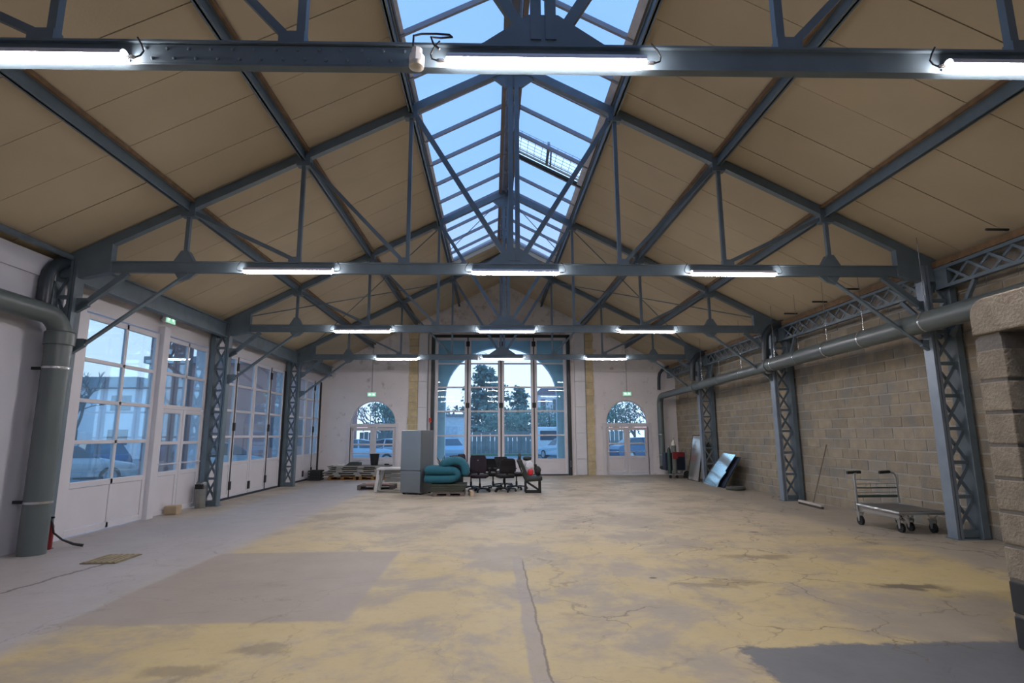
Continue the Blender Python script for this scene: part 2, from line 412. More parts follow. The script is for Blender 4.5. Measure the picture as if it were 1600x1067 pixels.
# plain wall on the left up to the glazing, wall behind the camera
wl = MB().box(-7.0, -6.65, YB, 7.95, 0, 3.72).box(-7.0, -6.61, YB, 7.95, 3.72, 4.02)
struct('wall_left', wl, mat('white_wall_paint', (196, 196, 204), .7, 0, .03, 1.2, .06, 20), 'smooth white painted wall with a step at its top')
struct('trim_1', MB().box(WL-.25, WL-.02, 7.72, 22.4, 3.50, roofpt(WL, .12)).box(WL-.25, WL+.0, 7.72, 8.80, 0, 3.5).box(WL-.25, WL, 12.70, 13.02, 0, 3.5)
       .box(WL-.25, WL, 17.48, 17.78, 0, 3.5).box(WL-.25, WL, 21.12, 22.4, 0, 3.5).box(-7.2, -6.9, YB, 8, 3.9, 4.3), WHITE, 'white fascia boards and piers around the glazed doors')
struct('wall_back', MB().prism([(-7.2, 0), (7.2, 0), (7.2, 3.9), (0, 7.6), (-7.2, 3.9)], 'y', YB-.2, YB), PLAST, 'plain plastered wall behind')

# end wall with rectangular gate opening and two round-headed openings
def endwall(y0, y1, opens, topf, m, name, label, x0=-7.0, x1=7.2, z_split=None):
    """opens: list of (xa, xb, zspring, rise); wall stands around them"""
    xs = {x0, x1, 0.0}
    for a, b, zs, ri in opens:
        n = 24 if ri else 1
        for i in range(n+1): xs.add(round((a+b)/2-(b-a)/2*math.cos(PI*i/n), 5) if ri else round(a+(b-a)*i/n, 5))
    xs = sorted(xs); mb = MB()
    def low(xv, side):
        for a, b, zs, ri in opens:
            if a-1e-6 <= xv <= b+1e-6 and not (abs(xv-a) < 1e-6 and side < 0) and not (abs(xv-b) < 1e-6 and side > 0):
                if ri:
                    u = (xv-(a+b)/2)/((b-a)/2); return zs+ri*math.sqrt(max(0, 1-u*u))
                return zs
        return 0.0
    for i in range(len(xs)-1):
        a, b = xs[i], xs[i+1]; la, lb = low(a, 1), low(b, -1); ta, tb = topf(a), topf(b)
        mb.add([(a,y0,la),(b,y0,lb),(b,y0,tb),(a,y0,ta),(a,y1,la),(b,y1,lb),(b,y1,tb),(a,y1,ta)], [(0,1,2,3),(7,6,5,4),(0,4,5,1)])
    for a, b, zs, ri in opens:
        for xv in (a, b): mb.add([(xv,y0,0),(xv,y1,0),(xv,y1,zs),(xv,y0,zs)], [(0,1,2,3)])
    return struct(name, mb, m, label)
ztop = lambda xv: roofpt(xv, .12)
AL, AR = (-5.66, -3.96, 1.96, .86), (4.03, 5.66, 1.93, .88)
WE = endwall(YE, YE+.22, [AL, (-2.66, 2.70, 5.34, 0), AR], ztop, PLAST, 'wall_end', 'white plastered gable end wall with two arched openings')
endwall(22.0, 22.4, [(-5.9, -3.7, 1.96, 1.0), (-2.17, 2.25, 3.05, 1.95), (3.8, 5.9, 1.93, 1.0)], ztop, mat('outer_stone', (226, 232, 232), .9, 0, .06, 3, .2, 12), 'wall_outer', 'pale outer stone wall with a wide arch')
# set-back grey gable above a ledge
gp = MB()
for s in (-1, 1): gp.prism([(s*2.72, 3.98), (s*6.75, 3.98), (s*6.75, roofpt(6.75, .06)), (s*2.72, roofpt(2.72, .06))], 'y', YE-.02, YE)
gp.prism([(-2.72, 5.36), (2.72, 5.36), (2.72, roofpt(2.72, .06)), (0, roofpt(0, .06)), (-2.72, roofpt(2.72, .06))], 'y', YE-.02, YE)
part('upper_gable', gp, GABLE, WE)
part('ledge', MB().box(-6.5, -3.52, YE-.05, YE-.02, 3.92, 3.99).box(3.6, 6.5, YE-.05, YE-.02, 3.92, 3.99), PLAST, WE)
# quoin stones and white cladding panels each side of the gate
QU = mat('buff_stone', (192, 176, 140), .9, 0, .14, 6, .3, 30, rand=.08)
qm = [MB().box(-.5, .5, -.5, .5, 0, 1).mesh('quoin_stone', QU)]
for s, xa, xb in ((-1, -3.50, -3.16), (1, 3.29, 3.58)):
    z = 0; i = 0
    while z < 5.4:
        h = .25+.04*random.random(); ext = .05*(i % 2)*random.random()
        a, b = (xa-ext, xb) if s < 0 else (xa, xb+ext)
        inst('quoin_stone', qm[0], WE, ((a+b)/2, YE-.03, z), (0,0,0), (b-a, .08+.012*random.random(), h-.012)); z += h; i += 1
CLAD = mat('white_cladding', (205, 205, 210), .5, 0, .03)
for xa, xb in ((-3.14, -2.80), (2.86, 3.26)):
    for i, (z0, z1) in enumerate(((0.02, .60), (.61, 1.57), (1.58, 2.55), (2.56, 3.53), (3.54, 4.5), (4.51, 5.4))):
        part('cladding_panel', MB().box(xa, xb, YE-.10, YE-.0, z0, z1), CLAD, WE, bevel=.006)
    part('cladding_post', MB().box(xa-.035, xa-.005, YE-.09, YE, 0, 5.4) if xa > 0 and False else MB().box(xb+.005, xb+.035, YE-.09, YE, 0, 5.4), mat('grey_edge', (120, 124, 126), .6), WE)

# partition with doorway at the right, near the camera
PX, PY = 3.35, 4.06
pb = MB().box(PX+.006, PX+.2, 3.836, PY-.006, 0, 2.2).box(PX+.02, 7.0, PY-.2, PY-.02, 0, 2.3)
WP = struct('wall_partition', pb, mat('dark_mortar', (118, 113, 105), .95, 0, .15, 5, .4, 40), 'block partition with a rounded lintel over its doorway')
PB = mat('rough_block', (144, 133, 115), .95, 0, .18, 8, .7, 45, rand=.08)
z = 0; i = 0
for i in range(9):
    h = .235
    part('concrete_block', MB().box(PX-.004*random.random(), PX+.21, 3.83-.004*random.random(), PY, z+.012, z+h-.012), PB if z > .4 else mat('dark_plinth_paint', (52, 54, 55), .8), WP, bevel=.008)
    z += h
prof = [(-1.2, 2.23), (PY, 2.23), (PY, 2.38)]+[(PY-.12+.12*math.cos(a), 2.38+.12*math.sin(a)) for a in (PI/8, PI/4, 3*PI/8)]+[(PY-.12, 2.5), (-1.2, 2.5)]
part('lintel', MB().prism(prof, 'x', PX-.01, PX+.24), PB, WP, bevel=.012)
part('shade_slab', MB().box(PX+.1, 6.79, -1.2, PY-.03, 2.42, 2.5), PB, WP)  # unseen slab added to keep the doorway interior dark
part('jamb', MB().box(PX, PX+.22, -1.2, 2.1, 0, 2.23), PB, WP)
part('inner_wall', MB().box(PX+.22, 6.6, .4, .5, 0, 2.4), PLAST, WP)

# ------------------------------------------------------------------ skylight
SK = sempty('window_1', 'long ridge skylight with pale blue panes', (0, 6.6, roofpt(1.56)))
bars = [8.46+.905*k for k in range(-13, 9)]
bars = [y for y in bars if y < SKE-.2]+[SKE]
WGR = mat('grey_glazing_bar', (132, 134, 140), .5, 0, .08)
for s in (-1, 1):
    x0_, x1_ = .05, 1.60
    for i in range(len(bars)-1):
        ya, yb = bars[i]+.02, bars[i+1]-.02
        if s > 0 and 10.0 < (ya+yb)/2 < 11.2: continue      # the opened vent
        part('pane', MB().prism([(s*x0_, rz(x0_)+.20), (s*x1_, rz(x1_)+.20), (s*x1_, rz(x1_)+.215), (s*x0_, rz(x0_)+.215)], 'y', ya, yb), SKYG, SK)
    for y in bars:
        part('glazing_bar', MB().bar((s*.02, y, rz(0)+.17), (s*1.62, y, rz(1.62)+.17), .045, .07), WGR, SK)
    part('curb_board', MB().box(min(s*1.60, s*1.64), max(s*1.60, s*1.64), YB, SKE, rz(1.6)-.02, rz(1.6)+.22), mat('white_board', (200, 199, 201), .6), SK)
    part('lining_board', MB().bar((s*1.535, YB, rz(1.535)+.155), (s*1.535, SKE, rz(1.535)+.155), .14 if s > 0 else .05, .012, (s*SL, 0, 1)), mat('white_board', (200, 199, 201)), SK)
    part('ridge_board', MB().box(min(s*.10, s*.17), max(s*.10, s*.17), YB, SKE, rz(.15)+.02, rz(.15)+.20), mat('brown_grey_ridge', (112, 102, 94), .7), SK)
part('end_upstand', MB().prism([(-1.6, rz(1.6)+.0), (0, rz(0)), (1.6, rz(1.6)), (1.6, rz(1.6)+.26), (0, rz(0)+.3), (-1.6, rz(1.6)+.26)], 'y', SKE, SKE+.05), PANEL, SK)
part('ridge_cap', MB().box(-.12, .12, YB, SKE+.1, rz(0)+.19, rz(0)+.24), WGR, SK)
# opened vent: wire guard, sill bar, actuator
y0v, y1v = [ (bars[i], bars[i+1]) for i in range(len(bars)-1) if 10.0 < (bars[i]+bars[i+1])/2 < 11.2 ][0]
def sk(x, off): return rz(x)+off
mesh = MB()
for i in range(11):
    x_ = .12+i*.145; mesh.tube([(x_, y0v+.05, sk(x_, .30)), (x_, y1v-.05, sk(x_, .30))], .005, 4)
for i in range(7):
    y_ = y0v+.06+i*.13; mesh.tube([(.1, y_, sk(.1, .30)), (1.58, y_, sk(1.58, .30))], .005, 4)
part('wire_guard', mesh, mat('dull_wire', (92, 100, 110), .5, .5), SK)
part('vent_sill', MB().bar((.1, y1v-.05, sk(.1, .18)), (1.6, y1v-.05, sk(1.6, .18)), .06, .06), BLACK, SK)
BLU = mat('pale_grey_metal', (164, 170, 174), .4, .2, .05)
part('vent_frame', MB().bar((.1, y1v-.16, sk(.1, .22)), (1.6, y1v-.16, sk(1.6, .22)), .05, .03).bar((.1, y1v-.24, sk(.1, .24)), (1.6, y1v-.24, sk(1.6, .24)), .02, .02), BLU, SK)
part('vent_actuator', MB().bar((.82, y1v-.2, sk(.82, .2)), (.82, y0v+.2, sk(.82, .42)), .05, .06).tube([(.9, y1v-.2, sk(.9, .2)), (.88, y0v+.3, sk(.88, .40))], .02, 6), STEEL_D, SK)

# ------------------------------------------------------------------ glazed doors and windows
def leaf(parent, name, axis, p, a0, a1, z0, zs, ztop_, nrow, fr=.07, side=1, glassm=GLASS, muntins=(), label=None, th=.05, panels=1):
    """one framed leaf in the plane x=p (axis 'y' along) or y=p (axis 'x'): bottom panel up to zs, nrow panes above"""
    def bx(u0, u1, v0, v1, t0, t1):
        return MB().box(p+t0, p+t1, u0, u1, v0, v1) if axis == 'y' else MB().box(u0, u1, p+t0, p+t1, v0, v1)
    rt_ = bpy.data.objects.new(name, None); COL.objects.link(rt_); rt_.parent = parent; rt_.empty_display_size = .1
    rt_.location = Vector((p, (a0+a1)/2, z0) if axis == 'y' else ((a0+a1)/2, p, z0))-base_of(parent)
    f = MB()
    def ad(*q): m_ = bx(*q); f.add(m_.v, m_.f)
    h = th/2
    ad(a0, a0+fr, z0, ztop_, -h, h); ad(a1-fr, a1, z0, ztop_, -h, h)
    ad(a0+fr, a1-fr, ztop_-fr, ztop_, -h, h)
    if zs > z0: ad(a0+fr, a1-fr, z0, z0+fr, -h, h)
    ad(a0+fr, a1-fr, zs-fr*.6, zs+fr*.4, -h, h)
    hh = (ztop_-fr-zs)/nrow
    for i in range(1, nrow): ad(a0+fr, a1-fr, zs+hh*i-.03, zs+hh*i+.03, -h, h)
    us = [a0+fr]+[u for u in muntins]+[a1-fr]
    for u in muntins: ad(u-.03, u+.03, z0 if panels == 2 else zs, ztop_, -h, h)
    part('frame', f, WHITE, rt_, bevel=.004)
    for j in range(len(us)-1):
        u0 = us[j]+(.03 if j else 0); u1 = us[j+1]-(.03 if j < len(us)-2 else 0)
        for i in range(nrow):
            q0 = zs+hh*i+(.03 if i else .028); q1 = zs+hh*(i+1)-(.03 if i < nrow-1 else 0)
            part('pane', bx(u0, u1, q0, q1, -.004, .004), glassm, rt_)
        if zs > z0 and (panels == 2 or j == 0):
            uu0, uu1 = (u0, u1) if panels == 2 else (a0+fr, a1-fr)
            part('bottom_panel', bx(uu0+.006, uu1-.006, z0+fr+.006, zs-fr*.6-.006, -.012, .012), WHITE, rt_)
    return rt_
def hinge(parent, axis, p, u, zsx, s):
    for z_ in zsx:
        b = MB().box(p-.03, p+.03+.03*s, u-.05, u+.05, z_-.1, z_+.1) if axis == 'y' else MB().box(u-.07, u+.07, p-.03-.03, p+.03, z_-.1, z_+.1)
        part('hinge', b, BLACK, parent, bevel=.01)

# left bay 1: fixed window, post, double door with fanlights
W2 = sempty('window_2', 'white framed glazing of eight panes above two panels', (WL, 9.8, 0))
leaf(W2, 'window_unit', 'y', WL, 8.82, 10.80, .02, .78, 3.46, 4, .09, muntins=(9.86,), panels=2)
part('corner_post', MB().box(WL-.06, WL+.10, 10.82, 11.02, 0, 3.62), WHITE, W2, bevel=.006)
part('edge_board', MB().box(WL-.04, WL+.05, 8.62, 8.80, 0, 3.6), WHITE, W2)
D1 = sempty('door_1', 'white glazed double door with push bars below four panes', (WL, 11.85, 0))
leaf(D1, 'transom_light', 'y', WL, 11.05, 12.68, 2.10, 2.10, 3.46, 2, .08, muntins=(11.87,))
def panic(parent, a0, a1, z, p, axis='y', sg=1):
    q = lambda u, t: (p+sg*t, u, z) if axis == 'y' else (u, p-t, z)
    part('push_bar', MB().tube([q(a0, .03), q(a0, .09), q(a0+.03, .10), q(a1-.03, .10), q(a1, .09), q(a1, .03)], .014, 8), WHITE, parent, smooth=True)
for (a0, a1) in ((11.09, 11.86), (11.88, 12.65)):
    lf = leaf(D1, 'door_leaf', 'y', WL, a0, a1, .02, .80, 2.05, 2, .085)
    panic(lf, a0+.06, a1-.06, .98, WL)
# left bay 2 and 3: folding doors
def folding(name, label, cuts, dark, axis='y', p=WL, zs=.86, zt=3.48, nrow=4, gm=GLASS, fr=.075, thr=True, z0=.05):
    d = sempty(name, label, (p, (cuts[0]+cuts[-1])/2, 0) if axis == 'y' else ((cuts[0]+cuts[-1])/2, p, 0))
    for i in range(len(cuts)-1):
        leaf(d, 'door_leaf', axis, p, cuts[i]+.012, cuts[i+1]-.012, z0, zs, zt, nrow, fr, glassm=gm)
    for i, u in enumerate(cuts):
        if i in dark:
            b = MB().box(p-.02, p+.035, u-.022, u+.022, z0, zt) if axis == 'y' else MB().box(u-.022, u+.022, p-.035, p+.02, z0, zt)
            part('rubber_seal', b, BLACK, d)
            hinge(d, axis, p, u, (.32, zt*.5, zt-.25), 1)
        elif 0 < i < len(cuts)-1: hinge(d, axis, p, u, (.25,), 1)
    b = MB().box(p-.04, p+.04, cuts[0], cuts[-1], .0, .045) if axis == 'y' else MB().box(cuts[0], cuts[-1], p-.04, p+.04, 0, .045)
    part('threshold_seal', b, mat('blue_black_seal', (30, 44, 62), .5), d)
    return d
D2 = folding('door_2', 'white four-leaf glazed folding door between two lattice columns', [13.08, 14.18, 15.27, 16.34, 17.38], (1, 3))
part('end_seal', MB().box(WL-.05, WL+.06, 17.39, 17.46, 0, 3.5), BLACK, D2)
D3 = folding('door_3', 'white four-leaf glazed folding door next to the gable wall', [17.80, 18.66, 19.52, 20.38, 21.02], (1, 3))
part('end_seal', MB().box(WL-.05, WL+.06, 21.03, 21.1, 0, 3.5), BLACK, D3)
# end gate
D4 = folding('door_4', 'tall white glazed folding gate under the gable arch', [-2.52, -1.26, .02, 1.29, 2.56], (1, 2, 3), 'x', YE+.02, .58, 5.26, 5, GLASSC, .11)
for a in (-2.66, 2.58): part('gate_post', MB().box(a, a+.12, YE-.10, YE+.08, 0, 5.34), DARKG, D4)
part('gate_track', MB().box(-2.66, 2.70, YE-.10, YE+.08, 5.26, 5.36), BLACK, D4)
part('control_box', MB().box(-2.70, -2.62, YE-.14, YE-.1, 2.0, 2.16), mat('red_plastic', (200, 40, 36), .5), D4)
part('bolt_handle', MB().tube([(2.64, YE-.10, .55), (2.64, YE-.16, .5), (2.64, YE-.16, .36), (2.64, YE-.1, .3)], .016, 6), CHROME, D4)
# round-headed door (right) and its twin (left)
def arched(name, label, op, bar):
    xa, xb, zs, ri = op; d = sempty(name, label, ((xa+xb)/2, YE+.08, 0)); p = YE+.08; xm = (xa+xb)/2
    part('door_frame', MB().box(xa-.13, xa, YE-.02, p+.03, 0, zs+.02).box(xb, xb+.13, YE-.02, p+.03, 0, zs+.02).box(xa, xb, YE-.01, p+.03, zs-.14, zs), WHITE, d, bevel=.006)
    for (a0, a1) in ((xa+.01, xm-.004), (xm+.004, xb-.01)):
        lf = leaf(d, 'door_leaf', 'x', p, a0, a1, .02, .66, zs-.15, 2, .11)
        panic(lf, a0+.05, a1-.05, .86, p-.03, 'x')
    n = 20; arc = [(xm-(xb-xa)/2*math.cos(PI*i/n), zs+ri*math.sin(PI*i/n)) for i in range(n+1)]
    part('fanlight_pane', MB().prism(arc, 'y', p-.004, p+.004), GLASS, d)
    rim = MB()
    for i in range(n):
        a, b = arc[i], arc[i+1]; c0 = (xm+(a[0]-xm)*.955, zs+(a[1]-zs)*.955); c1 = (xm+(b[0]-xm)*.955, zs+(b[1]-zs)*.955)
        rim.prism([a, b, c1, c0], 'y', p-.03, p+.03)
    part('fanlight_rim', rim, WHITE, d)
arched('door_5', 'white arched double door beside the grey drainpipe', AR, True)
arched('door_6', 'white arched double door behind the pallet stack', AL, True)

# ------------------------------------------------------------------ roof trusses
def make_truss(label):
    t = thing('roof_truss', label, 'truss', (0,0,0), 0, 'steel trusses carrying the roof')
    P = lambda n, mb, m=STEEL, parent=None, bevel=0: part(n, mb, m, parent or t, local=True, bevel=bevel)
    ch = P('bottom_chord', MB().box(-6.5, 6.5, -.022, .022, 3.90, 4.04).box(-6.5, 6.5, -.05, .05, 4.04, 4.056))
    P('lower_flange', MB().box(-6.5, 6.5, -.032, .032, 3.888, 3.90), parent=ch)
    for s in (-1, 1):
        P('top_chord', MB().bar((s*6.62, 0, rz(6.62)), (s*.02, 0, rz(.02)), .10, .13))
        P('heel_plate', MB().prism([(s*6.62, 3.80), (s*6.3, 3.80), (s*5.93, 3.89), (s*5.93, rz(5.93)), (s*6.62, rz(6.62)+.03)], 'y', -.055, .055))
        for i, xp in enumerate(XP):
            po = P('post', MB().box(s*xp-.028, s*xp+.028, -.028, .028, 4.055, rz(xp)))
            g = .10
            P('node_plate', MB().prism([(s*(xp+.10), rz(xp+.10)), (s*(xp-.10), rz(xp-.10)), (s*(xp-.10), rz(xp)-.16), (s*(xp+.10), rz(xp)-.16)], 'y', -.058, .058), parent=po)
            if i == 0:
                P('foot_gusset', MB().prism([(s*xp-.15, 4.05), (s*xp+.15, 4.05), (s*xp+.05, 4.22), (s*xp-.05, 4.22)], 'y', -.052, .052), parent=po)
            else:
                P('foot_gusset', MB().prism([(s*(xp-.03), 4.05), (s*(xp+.14), 4.05), (s*(xp+.14), 4.14), (s*(xp-.03), 4.14)], 'y', -.04, .04), parent=po)
            x2 = XP[i+1]+.10 if i < 2 else .12
            P('diagonal', MB().bar((s*(xp-.06), 0, rz(xp)-.08), (s*x2, 0, 4.12 if i < 2 else 4.16), .05, .055 if i < 2 else .075))
        br = P('knee_brace', MB().bar((s*4.82, 0, 3.88), (s*6.30, 0, 2.74), .07, .02).bar((s*4.82, .03, 3.91), (s*6.30, .03, 2.77), .012, .06))
        P('brace_bracket', MB().prism([(s*4.70, 3.885), (s*5.02, 3.885), (s*4.94, 3.76), (s*4.80, 3.80)], 'y', -.02, .02), parent=br)
        P('column_bracket', MB().prism([(s*6.36, 2.68), (s*6.18, 2.80), (s*6.20, 2.90), (s*6.36, 2.90)], 'y', -.03, .03), STEEL_D, br)
        b2 = P('short_brace', MB().bar((s*5.70, 0, 3.88), (s*6.36, 0, 3.33), .06, .08))
        P('column_bracket', MB().prism([(s*6.38, 3.28), (s*6.2, 3.38), (s*6.22, 3.5), (s*6.38, 3.5)], 'y', -.03, .03), STEEL_D, b2)
    P('king_post', MB().box(-.085, -.015, -.04, .04, 4.1, rz(0)).box(.015, .085, -.04, .04, 4.1, rz(0)))
    P('centre_gusset', MB().prism([(-.44, 4.05), (.44, 4.05), (.10, 4.29), (-.10, 4.29)], 'y', -.03, .03))
    P('ridge_plate', MB().prism([(-.35, rz(.35)-.04), (0, rz(0)), (.35, rz(.35)-.04), (.12, rz(0)-.40), (-.12, rz(0)-.40)], 'y', -.03, .03))
    return t
ORD = ['fourth', 'third', 'second', 'first']
tr0 = make_truss('slate steel roof truss with a bolted splice plate, fourth from the gable wall'); tr0.location = (0, TY[0], 0)
TR = [tr0]
for k in (1, 2, 3):
    lab = {1: 'slate steel roof truss, third from the arched gable wall', 2: 'slate steel roof truss, second from the arched gable wall', 3: 'slate steel roof truss standing closest to the arched gable wall'}[k]
    TR.append(dup(tr0, (0, TY[k], 0), 0, lab))
tr0.rotation_euler.z = -.012
sp_ = part('splice_plate', MB().box(-2.66, -.86, -.034, -.022, 3.90, 4.03), STEEL, tr0, local=True)
bolt = MB().lathe([(.012, 0), (.011, .008), (.004, .012)], n=8).mesh('bolt', STEEL_D)
for i in range(13):
    for zz in (3.93, 4.0):
        o = bpy.data.objects.new('bolt', bolt); COL.objects.link(o); o.parent = sp_
        o.location = (-2.60+i*.14+(.05 if zz < 3.95 else 0), -.034, zz); o.rotation_euler = (PI/2, 0, 0)

# purlins
def purlin(x, label, name='purlin', dep=.17, wd=.075, z=None):
    zz = (rz(x) if z is None else z)-.08
    t = thing(name, label, 'beam', (x, (YB+YE)/2, zz), 0, 'steel purlins under the roof boards' if name == 'purlin' else None)
    part('web', MB().box(x-.012, x+.012, YB, YE, zz, zz+dep), STEEL, t)
    part('flange', MB().box(x-wd/2, x+wd/2, YB, YE, zz, zz+.016), STEEL, t)
    part('flange', MB().box(x-wd/2, x+wd/2, YB, YE, zz+dep-.016, zz+dep), STEEL, t)
    s = 1 if x > 0 else -1
    if name == 'purlin':
        a, b = sorted((x+s*.005-s*.055, x-s*.085)) if s else (0, 0)
        part('timber_packer', MB().box(a, b, YB, YE, zz+dep-.03, zz+dep+.02), WOODB, t)
    return t
purlin(-XP[0], 'lower steel purlin on the glazed-door side of the roof')
purlin(-XP[1], 'upper steel purlin on the glazed-door side of the roof')
purlin(XP[0], 'lower steel purlin on the block-wall side of the roof')
purlin(XP[1], 'upper steel purlin on the block-wall side of the roof')
purlin(-XP[2], 'steel trimmer beam edging the skylight, glazed-door side', 'trimmer_beam', .17, .07)
purlin(XP[2], 'steel trimmer beam edging the skylight, block-wall side', 'trimmer_beam', .17, .07)

# eave beam (left) and lattice girders (right)
t = thing('eave_beam', 'long slate steel eave beam above the glazed doors', 'beam', (-6.45, 14.5, 3.76))
part('web', MB().box(-6.47, -6.45, 8.2, YE, 3.76, 4.08), STEEL, t)
part('flange', MB().box(-6.53, -6.39, 8.2, YE, 3.75, 3.77), STEEL, t)
part('flange', MB().box(-6.53, -6.39, 8.2, YE, 4.07, 4.09), STEEL, t)
for k in range(4):
    ya, yb = TY[k]+.06, (TY[k+1]-.06 if k < 3 else YE-.02); zb, zt = 3.66, 4.0; gx = 6.52
    t = thing('lattice_girder', ['slate lattice girder along the block wall above the partition', 'slate lattice girder above the platform trolley and broom', 'slate lattice girder above the broken mirror sheet', 'short slate lattice girder next to the arched gable wall'][k], 'girder', (gx, (ya+yb)/2, zb), 0, 'lattice girders over the block wall')
    part('lower_chord', MB().box(gx-.04, gx+.04, ya, yb, zb, zb+.05), STEEL_D, t)
    part('upper_chord', MB().box(gx-.04, gx+.04, ya, yb, zt-.05, zt), STEEL_D, t)
    part('end_plate', MB().box(gx-.03, gx+.03, ya, ya+.22, zb, zt), STEEL_D, t); part('end_plate', MB().box(gx-.03, gx+.03, yb-.22, yb, zb, zt), STEEL_D, t)
    n = round((yb-ya-.44)/.36); c = (yb-ya-.44)/n
    m1 = MB().bar((0, -c/2, -(zt-zb)/2+.05), (0, c/2, (zt-zb)/2-.05), .015, .038, (1, 0, 0)); me1 = None
    m1 = MB().bar((-.016, -c/2, -.125), (-.016, c/2, .125), .038, .012, (1, 0, 0)).mesh('lattice_bar', STEEL)
    m2 = MB().bar((.016, c/2, -.125), (.016, -c/2, .125), .038, .012, (1, 0, 0)).mesh('lattice_bar', STEEL)
    for i in range(n):
        for m_ in (m1, m2): inst('lattice_bar', m_, t, (gx, ya+.22+c*(i+.5), (zb+zt)/2))
    solo('timber_plank', MB().box(6.46, 6.54, ya, yb, 4.003, 4.10+.008*(k % 2)), WOODB, ['rough brown plank on the girder above the partition', 'rough brown plank on the girder above the trolley and broom', 'rough brown plank on the girder above the broken mirror sheet', 'rough brown plank on the girder by the arched gable wall'][k], 'plank', 'timber planks on the girders')

# lattice columns
def column(s, y, label, xi=6.33, xo=6.70, top=4.05, bright=False, wall=False):
    t = thing('lattice_column', label, 'column', (s*(xi+xo)/2, y, 0), 0, 'lattice columns on the block-wall side' if s > 0 else 'lattice columns on the glazed-door side')
    c1 = part('inner_chord', MB().box(s*xi-.045, s*xi-.006, y-.09, y+.09, 0, top).box(s*xi+.006, s*xi+.045, y-.09, y+.09, 0, top), GALV if bright else STEEL, t)
    part('outer_chord', MB().box(s*xo-.05, s*xo+.05, y-.11, y+.11, 0, top), STEEL_D, t)
    part('base_plate', MB().box(min(s*(xi-.07), s*(xo+.07)), max(s*(xi-.07), s*(xo+.07)), y-.11, y+.11, 0, .012), STEEL_D, t)
    a, b = sorted((s*(xi+.045), s*(xo-.05))); n = 8; h = (top-.15)/n
    d1 = MB().bar((a, -.012, -h/2+.03), (b, -.012, h/2-.03), .014, .045, (0,0,1)).mesh('lattice_bar', STEEL_D)
    d2 = MB().bar((b, .012, -h/2+.03), (a, .012, h/2-.03), .014, .045, (0,0,1)).mesh('lattice_bar', STEEL_D)
    hz = MB().box(a, b, -.03, .03, -.025, .025).mesh('cross_bar', STEEL_D)
    for i in range(n):
        for m_ in (d1, d2): inst('lattice_bar', m_, t, (0, y, .1+h*(i+.5)))
        inst('cross_bar', hz, t, (0, y, .1+h*(i+1)))
    part('foot_bar', MB().box(a, b, y-.04, y+.04, .02, .12), STEEL_D, t)
    if s > 0:
        for q in (-1, 1):
            part('girder_brace', MB().bar((6.60, y+q*.10, 2.95), (6.52, y+q*.72, 3.66), .05, .06), STEEL_D, t)
    return t
column(-1, TY[1], 'slate lattice column behind the big grey downpipe', xi=6.42)
column(-1, TY[2], 'slate lattice column beside the steel litter bin', xi=6.40)
column(-1, TY[3], 'slate lattice column between the two folding doors', xi=6.40)
column(1, TY[1], 'lattice column with bright steel edge beside the platform trolley', bright=True)
column(1, TY[2], 'lattice column with bright steel edge beside the broom', bright=True)
column(1, TY[3], 'lattice column with bright steel edge behind the broken mirror sheet', bright=True)

# tie rods in the roof, between the last two trusses
zz = 4.28
for s, nm in ((-1, 'glazed-door side'), (1, 'block-wall side')):
    for i, (p, q) in enumerate((((1.66, TY[2], rz(1.66)-.12), (6.1, TY[3], rz(6.1)-.05)), ((6.1, TY[2], rz(6.1)-.05), (1.66, TY[3], rz(1.66)-.12)))):
        solo('tie_rod', MB().tube([(s*p[0], p[1]+.06, p[2]), (s*q[0], q[1]-.06, q[2])], .013, 6), STEEL_D,
             'thin steel roof tie rod %s on the %s' % (('rising away from the gable wall', 'rising towards the gable wall')[i], nm), 'rod', 'crossed tie rods under the roof')
    solo('tie_rod', MB().tube([(s*.12, TY[2]+.06, rz(.1)-.12), (s*1.55, TY[2]+2.2, rz(1.55)+.02)], .01, 6), STEEL, 'short thin tie rod under the skylight, %s' % nm, 'rod', 'crossed tie rods under the roof')

# ------------------------------------------------------------------ tube lights
def make_lamp():
    t = thing('tube_light', '', 'lamp')
    n = 12
    part('diffuser', MB().tube([(-.655, 0, 0), (-.645, 0, 0), (-.62, 0, 0), (.62, 0, 0), (.645, 0, 0), (.655, 0, 0)], [.012, .032, .043, .043, .032, .012], 14), TUBE, t, smooth=True, local=True)
    arc = [(.047*math.cos(a), .047*math.sin(a)) for a in [PI*(-.03+1.06*i/12) for i in range(13)]]
    part('back_housing', MB().prism(arc+[(.0445*c/.047, .0445*d/.047) for c, d in arc[::-1]], 'x', -.648, .648), WHITE, t, local=True)
    for s in (-1, 1):
        part('cable_gland', MB().tube([(s*.655, 0, 0), (s*.70, 0, 0), (s*.715, 0, 0)], [.014, .014, .008], 8), CHROME, t, local=True)
        part('cable', MB().tube([(s*.715, 0, 0), (s*.745, .0, .012), (s*.755, .01, .05), (s*.735, .01, .10), (s*.70, .02, .155)], .006, 6), BLACK, t, local=True)
    return t
lp = make_lamp(); first = True
for k in range(4):
    for j, x in enumerate((-3.34, .012, 3.33)):
        lab = 'glowing white tube light on the %s, %s' % (['fourth truss from the gable wall', 'third truss from the gable wall', 'second truss from the gable wall', 'truss next to the gable wall'][k],
              ['glazed-door side', 'under the ridge', 'block-wall side'][j])
        loc = (x, TY[k]-.085+(-.012*x if k == 0 else 0), 3.905 if k else 3.90)
        if first: lp.location = loc; lp['label'] = lab; lp['group'] = 'tube lights on the trusses'; o = lp; first = False
        else: o = dup(lp, loc, 0, lab, 'tube lights on the trusses')
        if k == 0: o.rotation_euler.z = -.012
